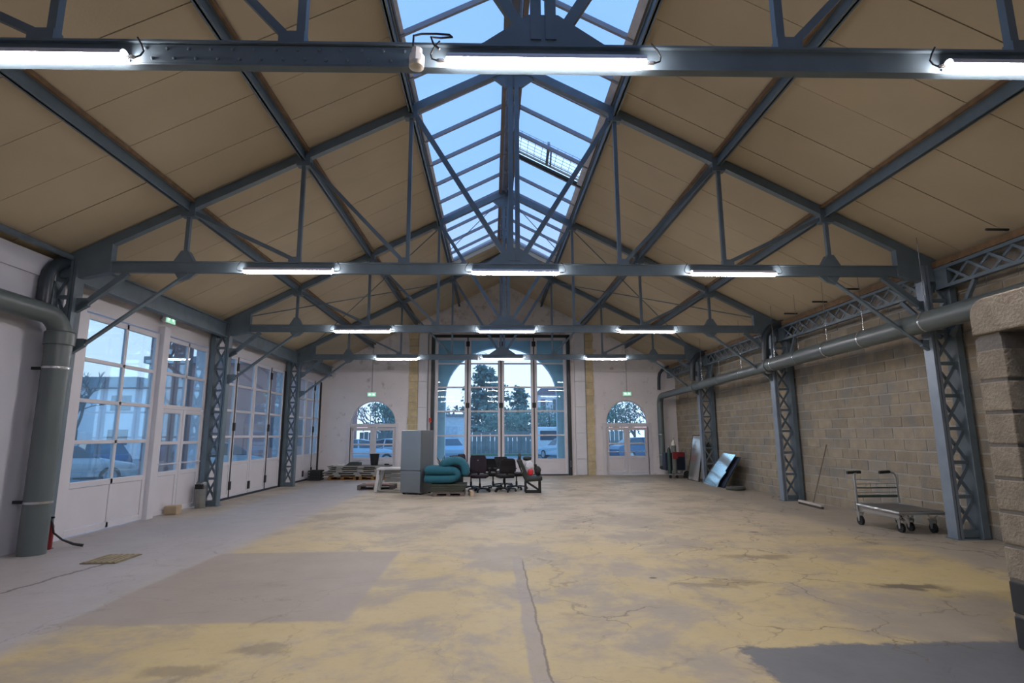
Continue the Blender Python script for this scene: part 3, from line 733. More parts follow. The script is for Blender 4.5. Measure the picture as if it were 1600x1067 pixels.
# siren and detector
t = thing('alarm_siren', 'white alarm siren hanging on the truss beside a tube light', 'siren', (-.83, Y0-.13, 3.84))
part('body', MB().lathe([(.035, .10), (.035, .06), (.05, .05), (.05, .0)], (-.83, Y0-.085, 3.87), 8), mat('offwhite_plastic', (215, 212, 208), .5), t)
part('horn', MB().lathe([(.05, .04), (.048, .012), (.03, 0)], (-.83, Y0-.085, 3.83), 14), mat('cream_plastic', (200, 192, 178), .5), t, smooth=True)
part('cable', MB().tube([(-.85, Y0-.12, 3.97), (-.85, Y0-.11, 4.05), (-.80, Y0-.09, 4.08), (-.70, Y0-.08, 4.09), (-.62, Y0-.08, 4.085), (-.60, Y0-.08, 4.07), (-.68, Y0-.08, 4.06), (-.74, Y0-.1, 4.05), (-.72, Y0-.11, 3.99), (-.68, Y0-.12, 3.95)], .007, 6), BLACK, t)
t = thing('alarm_siren', 'small grey alarm unit on the truss next to the gable wall', 'siren', (-.80, TY[3]-.12, 3.86))
part('body', MB().lathe([(.03, .10), (.05, .06), (.05, 0)], (-.80, TY[3]-.12, 3.86), 10), mat('grey_plastic', (140, 140, 142), .5), t)
part('cable', MB().tube([(-.8, TY[3]-.12, 3.96), (-.78, TY[3]-.1, 4.06), (-.6, TY[3]-.09, 4.10), (-.5, TY[3]-.09, 4.06)], .008, 6), BLACK, t)

# exit signs
GRN = emit('exit_green', (.10, .65, .35), .8); PIC = emit('exit_white', (.85, 1, .9), 1.2)
def exit_sign(loc, rot, label, conduit=None):
    t = thing('exit_sign', label, 'sign', loc, rot, 'green exit signs')
    part('housing', MB().box(-.17, .17, -.03, .03, 0, .17), WHITE, t, local=True)
    part('face', MB().box(-.155, .155, -.036, -.03, .012, .158), GRN, t, local=True)
    for s in (-1, 1):      # the running figure, mirrored, and arrow as plain marks
        c = s*.075
        part('pictogram', MB().prism([(c-.045*s, .075), (c-.01*s, .075), (c-.01*s, .045), (c+.045*s, .088), (c-.01*s, .13), (c-.01*s, .10), (c-.045*s, .10)], 'y', -.040, -.036), PIC, t, local=True)
    if conduit == -1: part('wall_arm', MB().box(-.02, .02, .03, .155, .06, .10), WHITE, t, local=True)
    elif conduit: part('conduit', MB().tube([(0, 0, .17), (0, 0, conduit)], .012, 6), mat('grey_conduit', (150, 150, 150), .5), t, local=True)
    return t
exit_sign((-4.87, YE-.16, 2.96), 0, 'green exit sign over the arched door behind the pallets', 2.05)
exit_sign((4.86, YE-.16, 2.96), 0, 'green exit sign over the arched door by the drainpipe', 2.02)
exit_sign((WL+.14, 10.85, 3.68), PI/2, 'green exit sign over the double door with push bars', -1)

# ------------------------------------------------------------------ pipes
def elbow(c, u, v, r, n=6):   # quarter arc points around corner c from -u side to +v side
    c, u, v = Vector(c), Vector(u), Vector(v)
    return [c-u*r+u*r*math.sin(a)+v*r*(1-math.cos(a)) for a in [PI/2*i/n for i in range(n+1)]]
def ring(pipe, c, ax, r, w_=.03, m=CHROME):
    c = Vector(c); a = Vector(ax)*w_/2
    part('clamp', MB().tube([c-a, c+a], r, 20), m, pipe, smooth=True)
# left: branch along the wall and stack
LPX, LPY, LPR = -6.33, 7.80, .155
t = thing('downpipe', 'big grey drainpipe standing at the end of the white wall', 'pipe', (LPX, LPY, 0))
part('stack', MB().tube([(LPX, LPY, .0), (LPX, LPY, 2.9)], LPR, 24), PIPEM, t, smooth=True)
part('branch', MB().tube([(-6.42, YB+.02, 3.21), (-6.42, 6.5, 3.19), (-6.40, LPY-.28, 3.17)]+[Vector((-6.38+.05*i/6, 0, 0))+Vector((0, LPY-.28+.28*math.sin(PI/2*i/6), 3.17-.28*(1-math.cos(PI/2*i/6)))) for i in range(1, 7)], .135, 24), PIPEM, t, smooth=True)
part('collar', MB().tube([(LPX, LPY, 2.76), (LPX, LPY, 2.93), (LPX, LPY, 2.95)], [.18, .18, .16], 24), PIPEM, t, smooth=True)
for z_ in (2.44, .66):
    ring(t, (LPX, LPY, z_), (0,0,1), LPR+.006, .03)
    part('wall_bracket', MB().box(-6.648, LPX-.14, LPY-.02, LPY+.02, z_-.02, z_+.02), BLACK, t)
t = thing('rainwater_pipe', 'dark swan-neck gutter pipe above the big grey drainpipe', 'pipe', (-6.5, 7.9, 3.2))
part('neck', MB().tube([(-6.55, 8.0, 4.02), (-6.54, 7.92, 3.98), (-6.55, 7.80, 3.88), (-6.56, 7.74, 3.78), (-6.56, 7.72, 3.66), (-6.56, 7.72, 3.30)], .085, 16), PIPED, t, smooth=True)
solo('conduit_pipe', MB().tube([(-6.47, YB+.05, 4.11), (-6.47, 8.0, 4.09)], .045, 12), mat('glossy_slate_pipe', (98, 112, 121), .22, .2), 'thin glossy pipe running along the top of the white wall', 'pipe', smooth=True)
# right: collector along the block wall
t = thing('collector_pipe', 'long grey drainpipe clamped along the block wall', 'pipe', (6.07, 14, 0))
RX = 6.05
part('pipe_run', MB().tube([(RX, YB+.1, 3.24), (RX, 12.45, 3.06)], .15, 24), PIPEM, t, smooth=True)
part('pipe_run', MB().tube([(RX, 12.5, 3.04), (RX, 17.2, 2.98)], .125, 24), PIPEM, t, smooth=True)
part('pipe_run', MB().tube([(RX, 17.25, 2.97), (RX, 20.6, 2.93)]+[(RX-.02*i/5, 20.6+.3*math.sin(PI/2*i/5), 2.93-.3*(1-math.cos(PI/2*i/5))) for i in range(1, 6)]+[(RX-.02, 20.9, .5), (RX-.03, 20.86, .36), (RX-.06, 20.80, .28)], .115, 24), PIPEM, t, smooth=True)
for y_, r_ in ((12.47, .165), (17.22, .145)): ring(t, (RX, y_, 3.05 if y_ < 13 else 2.975), (0,1,0), r_, .10, PIPEM)
for i, y_ in enumerate((5.4, 7.75, 9.15, 10.2, 11.2, 12.2, 13.9, 15.3, 16.6)):
    z_ = 3.24-.18*(y_+3.1)/15.55 if y_ < 12.4 else 3.04-.06*(y_-12.5)/4.7; r_ = .156 if y_ < 12.4 else .131
    ring(t, (RX, y_, z_), (0,1,0), r_, .03)
    part('hanger_rod', MB().tube([(RX, y_, z_+r_), (RX, y_, rz(RX)+.08)], .005, 5), CHROME, t)
for z_ in (1.5, .75): ring(t, (RX-.02, 20.9, z_), (0,0,1), .12, .03)
for y_, lab in ((TY[2]-.22, 'dark gutter pipe dropping onto the collector by the broom'), (TY[3]-.22, 'dark gutter pipe dropping onto the collector above the broken mirror sheet'), (YE-.35, 'thin dark gutter pipe in the corner by the arched door')):
    solo('rainwater_pipe', MB().tube([(6.55, y_, 4.08), (6.40, y_, 4.05), (6.22, y_, 3.95), (6.10, y_, 3.80), (6.07, y_, 3.62), (6.05, y_, 3.18)], .085 if y_ < 20 else .06, 14), PIPED, lab, 'pipe', 'gutter pipes on the block-wall side', smooth=True)
# hanger offcuts under the eave
for y_, lab in ((6.7, 'above the partition lintel'), (9.7, 'above the trolley handle'), (10.7, 'between trolley and broom'), (11.8, 'above the broom')):
    solo('timber_offcut', MB().tube([(6.14, y_, 4.13), (6.44, y_, 4.13)], .018, 6), mat('dark_bar', (44, 42, 40), .7), 'short dark bar under the eave, '+lab, 'bar', 'bars under the eave')

# ------------------------------------------------------------------ things on the floor: left side
t = thing('litter_bin', 'small steel litter bin with black rim against lattice column', 'bin', (-6.58, 12.52, 0))
part('drum', MB().lathe([(.10, 0), (.105, .02), (.105, .40)], (-6.58, 12.52, 0), 18), mat('brushed_steel', (150, 152, 150), .3, .7), t, smooth=True)
part('lid', MB().lathe([(.107, .40), (.107, .52), (.095, .54)], (-6.58, 12.52, 0), 18), mat('steel_lid', (120, 122, 122), .3, .7), t, smooth=True)
part('opening', MB().box(-6.66, -6.50, 12.405, 12.45, .40, .50), BLACK, t)
o = solo('wooden_block', MB().box(-6.72, -6.50, 11.45, 11.66, 0, .17).box(-6.73, -6.49, 11.44, 11.46, .02, .16), mat('cardboard', (168, 150, 124), .85, 0, .12), 'small tan block propped against the double door', 'block', bevel=.006)
t = thing('fire_extinguisher', 'red fire extinguisher with black hose behind the big grey drainpipe', 'extinguisher', (-6.40, 8.16, 0))
part('cylinder', MB().lathe([(.06, 0), (.065, .015), (.065, .30), (.045, .35), (.02, .37)], (-6.40, 8.13, 0), 16), mat('dark_red_paint', (120, 22, 24), .35), t, smooth=True)
part('valve', MB().box(-6.43, -6.37, 8.09, 8.15, .37, .41).box(-6.45, -6.33, 8.11, 8.13, .41, .43), BLACK, t)
part('hose', MB().tube([(-6.37, 8.12, .38), (-6.33, 8.10, .34), (-6.30, 8.10, .22), (-6.22, 8.16, .12), (-6.10, 8.22, .05), (-6.0, 8.26, .025)], [.013, .013, .013, .013, .018, .02], 8), BLACK, t, smooth=True)
t = thing('plastic_crate', 'dark plastic crate standing by the far folding door', 'crate', (-6.42, 19.9, 0))
DP = mat('dark_plastic', (38, 42, 44), .5, 0, .1)
f = MB()
for i in range(4):
    z_ = .02+i*.09
    f.box(-6.62, -6.2, 19.68, 19.7, z_, z_+.05).box(-6.62, -6.2, 20.1, 20.12, z_, z_+.05).box(-6.62, -6.6, 19.7, 20.1, z_, z_+.05).box(-6.22, -6.2, 19.7, 20.1, z_, z_+.05)
part('slat_walls', f, DP, t)
f = MB()
for i in range(6): xx = -6.62+i*.076; f.box(xx, xx+.03, 19.675, 19.69, .0, .34)
part('ribs', f, DP, t); part('floor_tray', MB().box(-6.61, -6.21, 19.69, 20.11, .01, .03), DP, t); part('bottles', MB().box(-6.58, -6.24, 19.72, 20.08, .03, .28), BLACK, t)

# pallet stack
PAL = mat('pallet_wood', (150, 112, 66), .85, 0, .25, 10); GREYB = mat('grey_board', (98, 95, 90), .8, 0, .18, 8); GREYL = mat('pale_board_edge', (150, 147, 140), .8, 0, .1)
def pallet(cx, cy, z, lx, ly, label, m=PAL, h=.13, rz_=0, group=None):
    t = thing('pallet', label, 'pallet', (cx, cy, z), rz_, group)
    for i in range(3):
        for j in range(3): part('block', MB().box(-lx/2+i*(lx-.1)/2, -lx/2+i*(lx-.1)/2+.1, -ly/2+j*(ly-.1)/2, -ly/2+j*(ly-.1)/2+.1, .02, h-.035), m, t, local=True)
    for j in range(3): part('bottom_board', MB().box(-lx/2, lx/2, -ly/2+j*(ly-.1)/2, -ly/2+j*(ly-.1)/2+.1, 0, .02), m, t, local=True)
    for i in range(6): part('deck_board', MB().box(-lx/2, lx/2, -ly/2+i*(ly-.12)/5, -ly/2+i*(ly-.12)/5+.12, h-.035, h), m, t, local=True)
    return t
pallet(-5.50, 20.25, 0, .95, .8, 'brown wooden pallet under the grey boards, nearer the folding door'); pallet(-4.45, 20.22, 0, .95, .8, 'brown wooden pallet under the grey boards, nearer the gate')
zb = .131
for i, (dx, w_, hh, dy) in enumerate(((.0, 2.15, .085, 0), (-.06, 2.10, .085, .03), (.06, 1.98, .08, 0), (.03, 1.9, .08, .05), (.08, 2.05, .075, -.02))):
    t = thing('board_panel', '%s grey slatted panel of the pile on the pallets' % ('lowest', 'second lowest', 'middle', 'second highest', 'topmost')[i], 'panel', (-5.02+dx, 20.2+dy, zb), random.uniform(-.012, .012), 'grey panels stacked on pallets')
    part('board', MB().box(-w_/2, w_/2, -.42, .42, .02, hh-.012), GREYB, t, local=True)
    part('edge_rail', MB().box(-w_/2-.03, w_/2+.03, -.45, -.40, hh-.035, hh-.012), GREYL, t, local=True)
    for q in (-.62, .1, .7): part('cleat', MB().prism([(q-.12, 0), (q+.12, 0), (q+.07, hh-.012), (q-.07, hh-.012)], 'y', -.47, -.45), GREYL, t, local=True)
    zb += hh-.012+.001
t = thing('bucket', 'black plastic tub standing on the pile of grey panels', 'tub', (-4.47, 20.15, zb))
part('tub_wall', MB().lathe([(.12, 0), (.165, .38), (.175, .38), (.175, .40), (.155, .40), (.11, .02)], (-4.47, 20.15, zb), 20), BLACK, t, smooth=True)
solo('dark_case', MB().prism([(-5.45, zb), (-4.95, zb), (-4.95, zb+.10), (-5.05, zb+.13), (-5.3, zb+.12)], 'y', 20.0, 20.35), mat('dark_case_plastic', (54, 58, 56), .6), 'flat dark case lying on the pile of grey panels', 'case')
solo('paper_sheets', MB().prism([(-5.85, zb), (-5.5, zb), (-5.52, zb+.05), (-5.7, zb+.07), (-5.83, zb+.04)], 'y', 19.95, 20.3), mat('paper_white', (205, 202, 198), .8), 'crumpled white sheets lying on the pile of grey panels', 'paper')
solo('tool_bag', MB().ellip((-4.02, 20.05, zb+.03), (.10, .07, .03)), BLACK, 'small black tool lying at the edge of the grey panels', 'tool', smooth=True)
# low pallet and white desk frame
pallet(-3.62, 16.55, 0, 1.0, .7, 'low dark pallet lying behind the white desk', mat('dark_pallet_wood', (104, 92, 86), .85, 0, .2, 9), .13)
solo('pink_board', MB().box(-3.95, -3.3, 16.35, 16.75, .132, .15), mat('pinkish_board', (150, 116, 104), .8), 'pinkish board lying on the low dark pallet', 'board')
t = thing('white_desk', 'white desk with open side frame next to the grey refrigerator', 'desk', (-3.05, 15.85, 0))
WD = mat('desk_white', (200, 198, 196), .5)
part('desktop', MB().box(-3.48, -2.62, 15.6, 16.25, .58, .63), WD, t, bevel=.008)
part('leg_panel', MB().prism([(-3.54, 0), (-3.46, 0), (-3.36, .58), (-3.46, .58)], 'y', 15.62, 15.70), WD, t); part('leg_panel', MB().prism([(-3.54, 0), (-3.46, 0), (-3.36, .58), (-3.46, .58)], 'y', 16.15, 16.23), WD, t)
part('leg_panel', MB().box(-2.72, -2.66, 15.62, 15.70, 0, .58), WD, t)
part('front_rail', MB().box(-3.40, -2.7, 15.62, 15.66, .02, .06), GREYL, t); part('inner_post', MB().box(-3.40, -3.36, 15.62, 15.66, .06, .58), GREYL, t)
for i in range(3): part('back_slat', MB().box(-3.36, -2.7, 16.2, 16.22, .22+i*.12, .32+i*.12), mat('desk_grey', (168, 170, 168), .6), t)
# refrigerator
FRM = mat('silver_fridge', (132, 138, 142), .32, .55, .03, 2); FRS = mat('fridge_side', (120, 125, 129), .45, .3, .03)
t = thing('refrigerator', 'tall silver-grey fridge freezer among the stored furniture', 'refrigerator', (-2.33, 15.12, 0), -.42)
part('body', MB().box(-.30, .30, -.24, .34, .03, 1.64), FRS, t, local=True, bevel=.01)
part('door', MB().box(-.30, .30, -.30, -.245, .605, 1.64), FRM, t, local=True, bevel=.012)
part('door', MB().box(-.30, .30, -.30, -.245, .045, .597), FRM, t, local=True, bevel=.012)
for a in (-.26, .22):
    for b_ in (-.2, .28): part('foot', MB().box(a, a+.05, b_-.03, b_+.03, 0, .03), BLACK, t, local=True)
# plant and dark box behind
t = thing('potted_plant', 'dark potted plant between the refrigerator and the gate', 'plant', (-1.80, 17.3, 0))
part('pot', MB().lathe([(.13, 0), (.18, .34), (.17, .36)], (-1.80, 17.3, 0), 14), BLACK, t, smooth=True)
lv = MB()
for i in range(26):
    a = random.uniform(0, 2*PI); h = random.uniform(.35, .62); r_ = random.uniform(.10, .30)
    p0 = Vector((-1.80, 17.3, .33)); p2 = p0+Vector((math.cos(a)*r_, math.sin(a)*r_, h)); p1 = p0+Vector((math.cos(a)*r_*.35, math.sin(a)*r_*.35, h*.6)); sd = Vector((-math.sin(a), math.cos(a), 0))*.035
    lv.add([p0-sd*.2, p0+sd*.2, p1+sd, p1-sd, p2], [(0,1,2,3), (3,2,4)])
part('leaves', lv, mat('dark_leaf', (40, 62, 56), .5, 0, .2), t, kind='stuff')
t = thing('waste_box', 'open black box on a stand behind the teal mattress', 'box', (-1.32, 16.9, 0))
part('box', MB().box(-1.52, -1.12, 16.75, 17.05, .55, .92), BLACK, t, bevel=.02); part('stand', MB().box(-1.46, -1.18, 16.8, 17.0, 0, .55), DARKG, t)
# boards with folded teal mattress
bdm = mat('dark_green_board', (58, 62, 52), .7, 0, .18, 6); zb = .001
pallet(-1.42, 14.72, 0, .78, .75, 'small dark pallet under the teal mattress', mat('dark_pallet_wood', (104, 92, 86)), .10)
zb = .101
for i in range(4):
    dx, dy = random.uniform(-.03, .03), random.uniform(-.03, .03); w_ = (.80, .86, .90, .88)[i]
    solo('dark_board', MB().box(-1.44+dx-w_/2, -1.44+dx+w_/2, 14.35+dy, 15.05+dy, zb, zb+.046), bdm, '%s dark green board of the pile under the teal mattress' % ('lowest', 'second', 'third', 'topmost')[i], 'board', 'dark boards under the mattress', bevel=.008); zb += .049
def ribbon(path, th, y0, y1, m, name, parent, nrm=10):
    """soft slab: centre-line path in x-z, thickness th, rounded, from y0 to y1"""
    pts = [Vector((p[0], 0, p[1])) for p in path]; prof = []
    k = len(pts); yN = 8; vs = []; fs = []; nc = 12
    for i, p in enumerate(pts):
        t_ = (pts[min(i+1, k-1)]-pts[max(i-1, 0)]).normalized(); n_ = Vector((-t_.z, 0, t_.x))
        sc_ = 1 if 0 < i < k-1 else .55
        for j in range(nc):
            a = 2*PI*j/nc; cy = math.copysign(abs(math.cos(a))**.45, math.cos(a)); cz = math.copysign(abs(math.sin(a))**.7, math.sin(a))
            q = p+n_*th/2*cz*sc_; vs.append((q.x, (y0+y1)/2+(y1-y0)/2*cy*(1 if sc_ == 1 else .95), q.z))
    for i in range(k-1):
        for j in range(nc): fs.append((i*nc+j, i*nc+(j+1)%nc, (i+1)*nc+(j+1)%nc, (i+1)*nc+j))
    fs.append(tuple(range(nc))); fs.append(tuple((k-1)*nc+j for j in range(nc)))
    o = part(name, MB().add(vs, fs), m, parent, smooth=True); subsurf(o, 2); return o
TEAL = mat('teal_fabric', (30, 92, 108), .85, 0, .1, 14, .2, 60)
t = thing('folded_mattress', 'folded teal mattress heaped on the pile of dark boards', 'mattress', (-1.5, 14.7, zb))
mz = zb+.11
ribbon([(-2.06, mz+.01), (-2.0, mz+.01), (-1.7, mz), (-1.4, mz+.005), (-1.26, mz+.03), (-1.18, mz+.11), (-1.25, mz+.20), (-1.40, mz+.215), (-1.6, mz+.215), (-1.9, mz+.225), (-1.99, mz+.215), (-2.05, mz+.21)], .245, 14.35, 15.05, TEAL, 'lower_fold', t)
ribbon([(-1.66, mz+.34), (-1.58, mz+.37), (-1.40, mz+.44), (-1.24, mz+.46), (-1.09, mz+.40), (-1.02, mz+.28), (-1.02, mz+.14), (-1.03, mz+.06)], .24, 14.42, 15.12, TEAL, 'upper_roll', t)
solo('wood_offcut', MB().obox((-.86, 14.55, .06), (.08, .5, .12), Euler((0, 0, .15)).to_matrix()), mat('pale_wood', (186, 165, 138), .8, 0, .15), 'pale wooden beam offcut beside the pile of dark boards', 'offcut')

# office chairs
CHF = mat('black_fabric', (20, 20, 24), .8, 0, .15, 20); CHP = mat('black_plastic', (17, 18, 20), .45); CHV = mat('aubergine_fabric', (36, 26, 40), .8, 0, .15, 20)
def office_chair(label, fabric, tall):
    t = thing('office_chair', label, 'chair', (0,0,0), 0, 'office chairs in front of the gate')
    for i in range(5):
        a = 2*PI*i/5+.3; c, s = math.cos(a), math.sin(a)
        lg = part('base_leg', MB().bar((0, 0, .10), (c*.29, s*.29, .075), .045, .035), CHP, t, local=True)
        part('caster', MB().tube([(c*.29-s*.02, s*.29+c*.02, .032), (c*.29+s*.02, s*.29-c*.02, .032)], .032, 10).box(c*.29-.012, c*.29+.012, s*.29-.012, s*.29+.012, .03, .08), BLACK, lg, local=True)
    part('gas_lift', MB().tube([(0, 0, .07), (0, 0, .22), (0, 0, .22), (0, 0, .38)], [.03, .03, .018, .018], 10), CHP, t, local=True)
    se = part('seat', MB().ellip((0, .01, .42), (.25, .24, .05), 18, 8, .55), fabric, t, smooth=True, local=True)
    part('seat_shell', MB().box(-.20, .20, -.19, .2, .365, .39), CHP, se, local=True)
    hb = .98 if tall else .86
    vs = MB()
    for (zz_, ww, yy) in ((.50, .19, .23), (.58, .22, .25), (.70, .225, .265), (hb-.08, .215, .29), (hb, .19, .31)):
        vs.v += [(-ww, yy-.03, zz_), (-ww*.5, yy-.012, zz_), (ww*.5, yy-.012, zz_), (ww, yy-.03, zz_), (ww, yy+.02, zz_), (-ww, yy+.02, zz_)]
    for i in range(4):
        for j in range(6): vs.f.append((i*6+j, i*6+(j+1)%6, (i+1)*6+(j+1)%6, (i+1)*6+j))
    vs.f.append(tuple(range(6))); vs.f.append(tuple(24+j for j in range(6)))
    bk = part('backrest', vs, fabric, t, local=True, bevel=.015)
    part('back_bar', MB().bar((0, .16, .38), (0, .265, .56), .05, .03), CHP, t, local=True)
    if tall: part('emblem', MB().box(-.02, .02, .302, .31, .84, .855), CHROME, bk, local=True)
    for s in (-1, 1):
        ar = part('armrest', MB().box(s*.27-.03, s*.27+.03, -.12, .14, .60, .63), CHP, t, local=True, bevel=.008)
        part('arm_post', MB().bar((s*.21, .03, .39), (s*.27, .03, .60), .04, .025), CHP, ar, local=True)
    return t
c1 = office_chair('tall aubergine-black office chair with small pale badge on its back', CHV, True); c1.location = (-.66, 15.45, 0); c1.rotation_euler.z = PI-.15
c2 = office_chair('black office chair with its back turned, between the tall chair and two others', CHF, False); c2.location = (-.30, 16.12, 0); c2.rotation_euler.z = PI-.4
dup(c2, (.36, 16.06, 0), 2.3, 'black office chair turned sideways next to the reclining seat')
dup(c2, (.02, 15.42, 0), PI+.25, 'black office chair with its back to the hall, in the front of the row')
dup(c2, (.02, 16.85, 0), .3, 'black office chair half hidden behind the row of chairs')
dup(c1, (-.92, 16.05, 0), 1.2, 'dark office chair pushed in behind the teal mattress')
# reclining vehicle-style seat on a stand
t = thing('recliner_seat', 'dark green padded seat on a steel stand, leaning back', 'seat', (.72, 15.2, 0))
SG = mat('dark_green_vinyl', (38, 46, 42), .5, 0, .1)
st = MB()
for yy in (15.0, 15.38):
    st.bar((.56, yy, .0), (.56, yy, .30), .04, .04, (1,0,0)).bar((.94, yy, 0), (.94, yy, .30), .04, .04, (1,0,0)).bar((.54, yy, .02), (.96, yy, .02), .04, .04).bar((.58, yy, .28), (.92, yy, .06), .04, .04)
st.bar((.56, 15.0, .28), (.56, 15.38, .28), .04, .04).bar((.94, 15.0, .28), (.94, 15.38, .28), .04, .04)
part('stand', st, BLACK, t)
part('seat_cushion', MB().obox((.77, 15.19, .36), (.46, .46, .13), Euler((0, -.06, 0)).to_matrix()), SG, t, bevel=.04)
part('backrest', MB().obox((.49, 15.19, .60), (.13, .46, .60), Euler((0, -.38, 0)).to_matrix()), SG, t, bevel=.045)
part('headrest', MB().ellip((.40, 15.05, .93), (.045, .10, .10), 12, 8, .7), SG, t, smooth=True); part('head_cushion', MB().ellip((.62, 15.3, .88), (.12, .10, .06), 14, 8, .7), SG, t, smooth=True)
part('lever', MB().tube([(.44, 14.98, .50), (.47, 14.95, .56), (.43, 14.95, .66)], .012, 6), CHROME, t)
def crumple(c, r, seed, jit=.18):
    b = MB().ellip(c, r, 12, 9, .8); rn = random.Random(seed)
    b.v = [tuple(c[k]+(p[k]-c[k])*(1+rn.uniform(-jit, jit)) for k in range(3)) for p in b.v]
    zm = c[2]-r[2]; b.v = [(p[0], p[1], max(p[2], zm)) for p in b.v]; return b
t = thing('plastic_bag', 'white carrier bag with red print on the reclining seat', 'bag', (.72, 15.12, .43))
part('bag', crumple((.66, 15.15, .62), (.14, .13, .19), 3), mat('white_plastic_film', (198, 198, 202), .4), t)
part('red_print', crumple((.69, 15.02, .53), (.075, .05, .09), 4, .1), mat('red_print', (196, 40, 46), .4), t)
solo('dark_bag', crumple((.90, 15.2, .55), (.08, .11, .12), 8), mat('dark_bag_fabric', (40, 38, 40), .8), 'dark fabric bag on the edge of the reclining seat', 'bag')

# ------------------------------------------------------------------ things by the block wall
t = thing('gas_trolley', 'welding trolley carrying gas cylinders and a dark blue box', 'trolley', (6.05, 19.75, 0))
part('platform', MB().box(5.80, 6.42, 19.5, 20.0, .12, .15), mat('pale_steel', (150, 150, 148), .5, .4), t)
for a in (5.86, 6.1, 6.36):
    part('caster', MB().tube([(a, 19.52, .05), (a, 19.56, .05)], .05, 12).box(a-.015, a+.015, 19.5, 19.58, .05, .12), BLACK, t)
part('box', MB().box(5.74, 6.44, 19.62, 20.0, .26, .86), mat('navy_box', (24, 34, 54), .5), t, bevel=.02)
part('red_rim', MB().box(5.94, 6.12, 19.43, 19.455, .66, .90).box(6.11, 6.40, 19.58, 19.62, .72, .88).box(6.16, 6.42, 19.6, 20.0, .84, .88), mat('dull_red', (120, 32, 36), .5), t)
part('frame', MB().tube([(6.42, 19.6, .05), (6.46, 19.6, .8), (6.46, 19.6, .95)], .015, 6).tube([(6.42, 19.98, .05), (6.46, 19.98, .95)], .015, 6), STEEL_D, t)
part('wheel', MB().tube([(6.44, 19.46, .13), (6.44, 19.50, .13)], .13, 16), BLACK, t)
def cyl(x, y, r, h, m, m2, label):
    t = thing('gas_cylinder', label, 'cylinder', (x, y, .151), 0, 'gas cylinders on the trolley')
    part('body', MB().lathe([(r, 0), (r, h*.78)], (x, y, .151), 18), m, t, smooth=True)
    part('shoulder', MB().lathe([(r, h*.78), (r*.85, h*.85), (r*.4, h*.90), (r*.3, h*.93)], (x, y, .151), 18), m2, t, smooth=True)
    part('valve', MB().lathe([(r*.25, h*.92), (r*.25, h*.97), (r*.35, h*.975), (r*.3, h)], (x, y, .151), 10), mat('brass', (170, 160, 130), .4, .5), t, smooth=True)
cyl(6.03, 19.54, .08, 1.24, mat('grey_cylinder', (96, 100, 96), .4), mat('pale_shoulder', (196, 190, 180), .5), 'grey gas cylinder with pale shoulder on the trolley')
cyl(5.86, 19.57, .065, .98, mat('green_cylinder', (44, 66, 60), .4), mat('green_shoulder', (40, 58, 54), .4), 'short dark green gas cylinder on the trolley')
# leaning framed mirror
def lean(name, label, cat, ya, yb, x0, x1, zt, poly=None): pass
t = thing('leaning_mirror', 'tall dark-framed mirror leaning against the block wall', 'mirror', (6.35, 18.4, 0))
A, B = Vector((6.27, 18.93, .0)), Vector((6.30, 18.05, .0)); U = Vector((.22, -.1, 1.46))
def onp(u, v, o=0):
    n = (B-A).cross(U).normalized()
    return A+(B-A)*u+U*v+n*o
pl = MB().add([onp(.02, .01, 0), onp(.98, .01, 0), onp(.98, .99, 0), onp(.02, .99, 0), onp(.02, .01, .012), onp(.98, .01, .012), onp(.98, .99, .012), onp(.02, .99, .012)], [(0,1,2,3),(4,5,6,7),(0,1,5,4),(1,2,6,5),(2,3,7,6),(3,0,4,7)])
part('mirror_sheet', pl, mat('reflection_grey_mirror', (178, 176, 172), .16, .75, .1, 2), t)  # diffuse grey in the colour stands in for a bright reflection
fr_ = MB()
for (a, b) in (((0,0),(1,0)), ((1,0),(1,1)), ((1,1),(0,1)), ((0,1),(0,0))): fr_.bar(onp(*a), onp(*b), .03, .035, (1, 0, 0))
part('frame', fr_, BLACK, t)
# broken mirror sheet; reflected blue is partly put into its colour
A, B = Vector((6.20, 17.40, .0)), Vector((6.10, 15.95, .0)); U = Vector((.34, -.45, .93))
pts = [(0, 0), (.9, -.0), (.86, .22), (.98, .48), (.90, .50), (1.02, 1.0), (.30, 1.02), (.05, .32)]
n_ = (B-A).cross(U).normalized()
P0 = [A+(B-A)*u+U*v for u, v in pts]; P1 = [p+n_*.012 for p in P0]; k = len(pts)
t = thing('broken_mirror', 'broken mirror sheet with reflected blue in its tint, leaning beside the tyre', 'panel', (6.25, 16.6, 0))
part('sheet', MB().add(P0+P1, [tuple(range(k)), tuple(range(k, 2*k))]+[(i, (i+1)%k, (i+1)%k+k, i+k) for i in range(k)]), mat('blue_reflection_mirror', (186, 208, 216), .10, .85, .05, 1.5), t)
P0 = [p-n_*.03+Vector((.05, -.12, 0)) for p in (A+(B-A)*.35, A+(B-A)*.98, A+(B-A)*1.04+U*.95, A+(B-A)*.5+U*.95)]
part('backing', MB().add(P0+[p-n_*.02 for p in P0], [(0,1,2,3),(4,5,6,7),(0,1,5,4),(1,2,6,5),(2,3,7,6),(3,0,4,7)]), mat('navy_back', (22, 36, 56), .6), t)
solo('tyre', MB().lathe([(.17, .0), (.24, .01), (.26, .05), (.24, .09), (.17, .10), (.14, .05)], (6.30, 15.32, 0), 24), mat('dusty_rubber', (74, 76, 70), .9), 'dusty dark tyre lying flat by the broken mirror sheet', 'tyre', smooth=True)
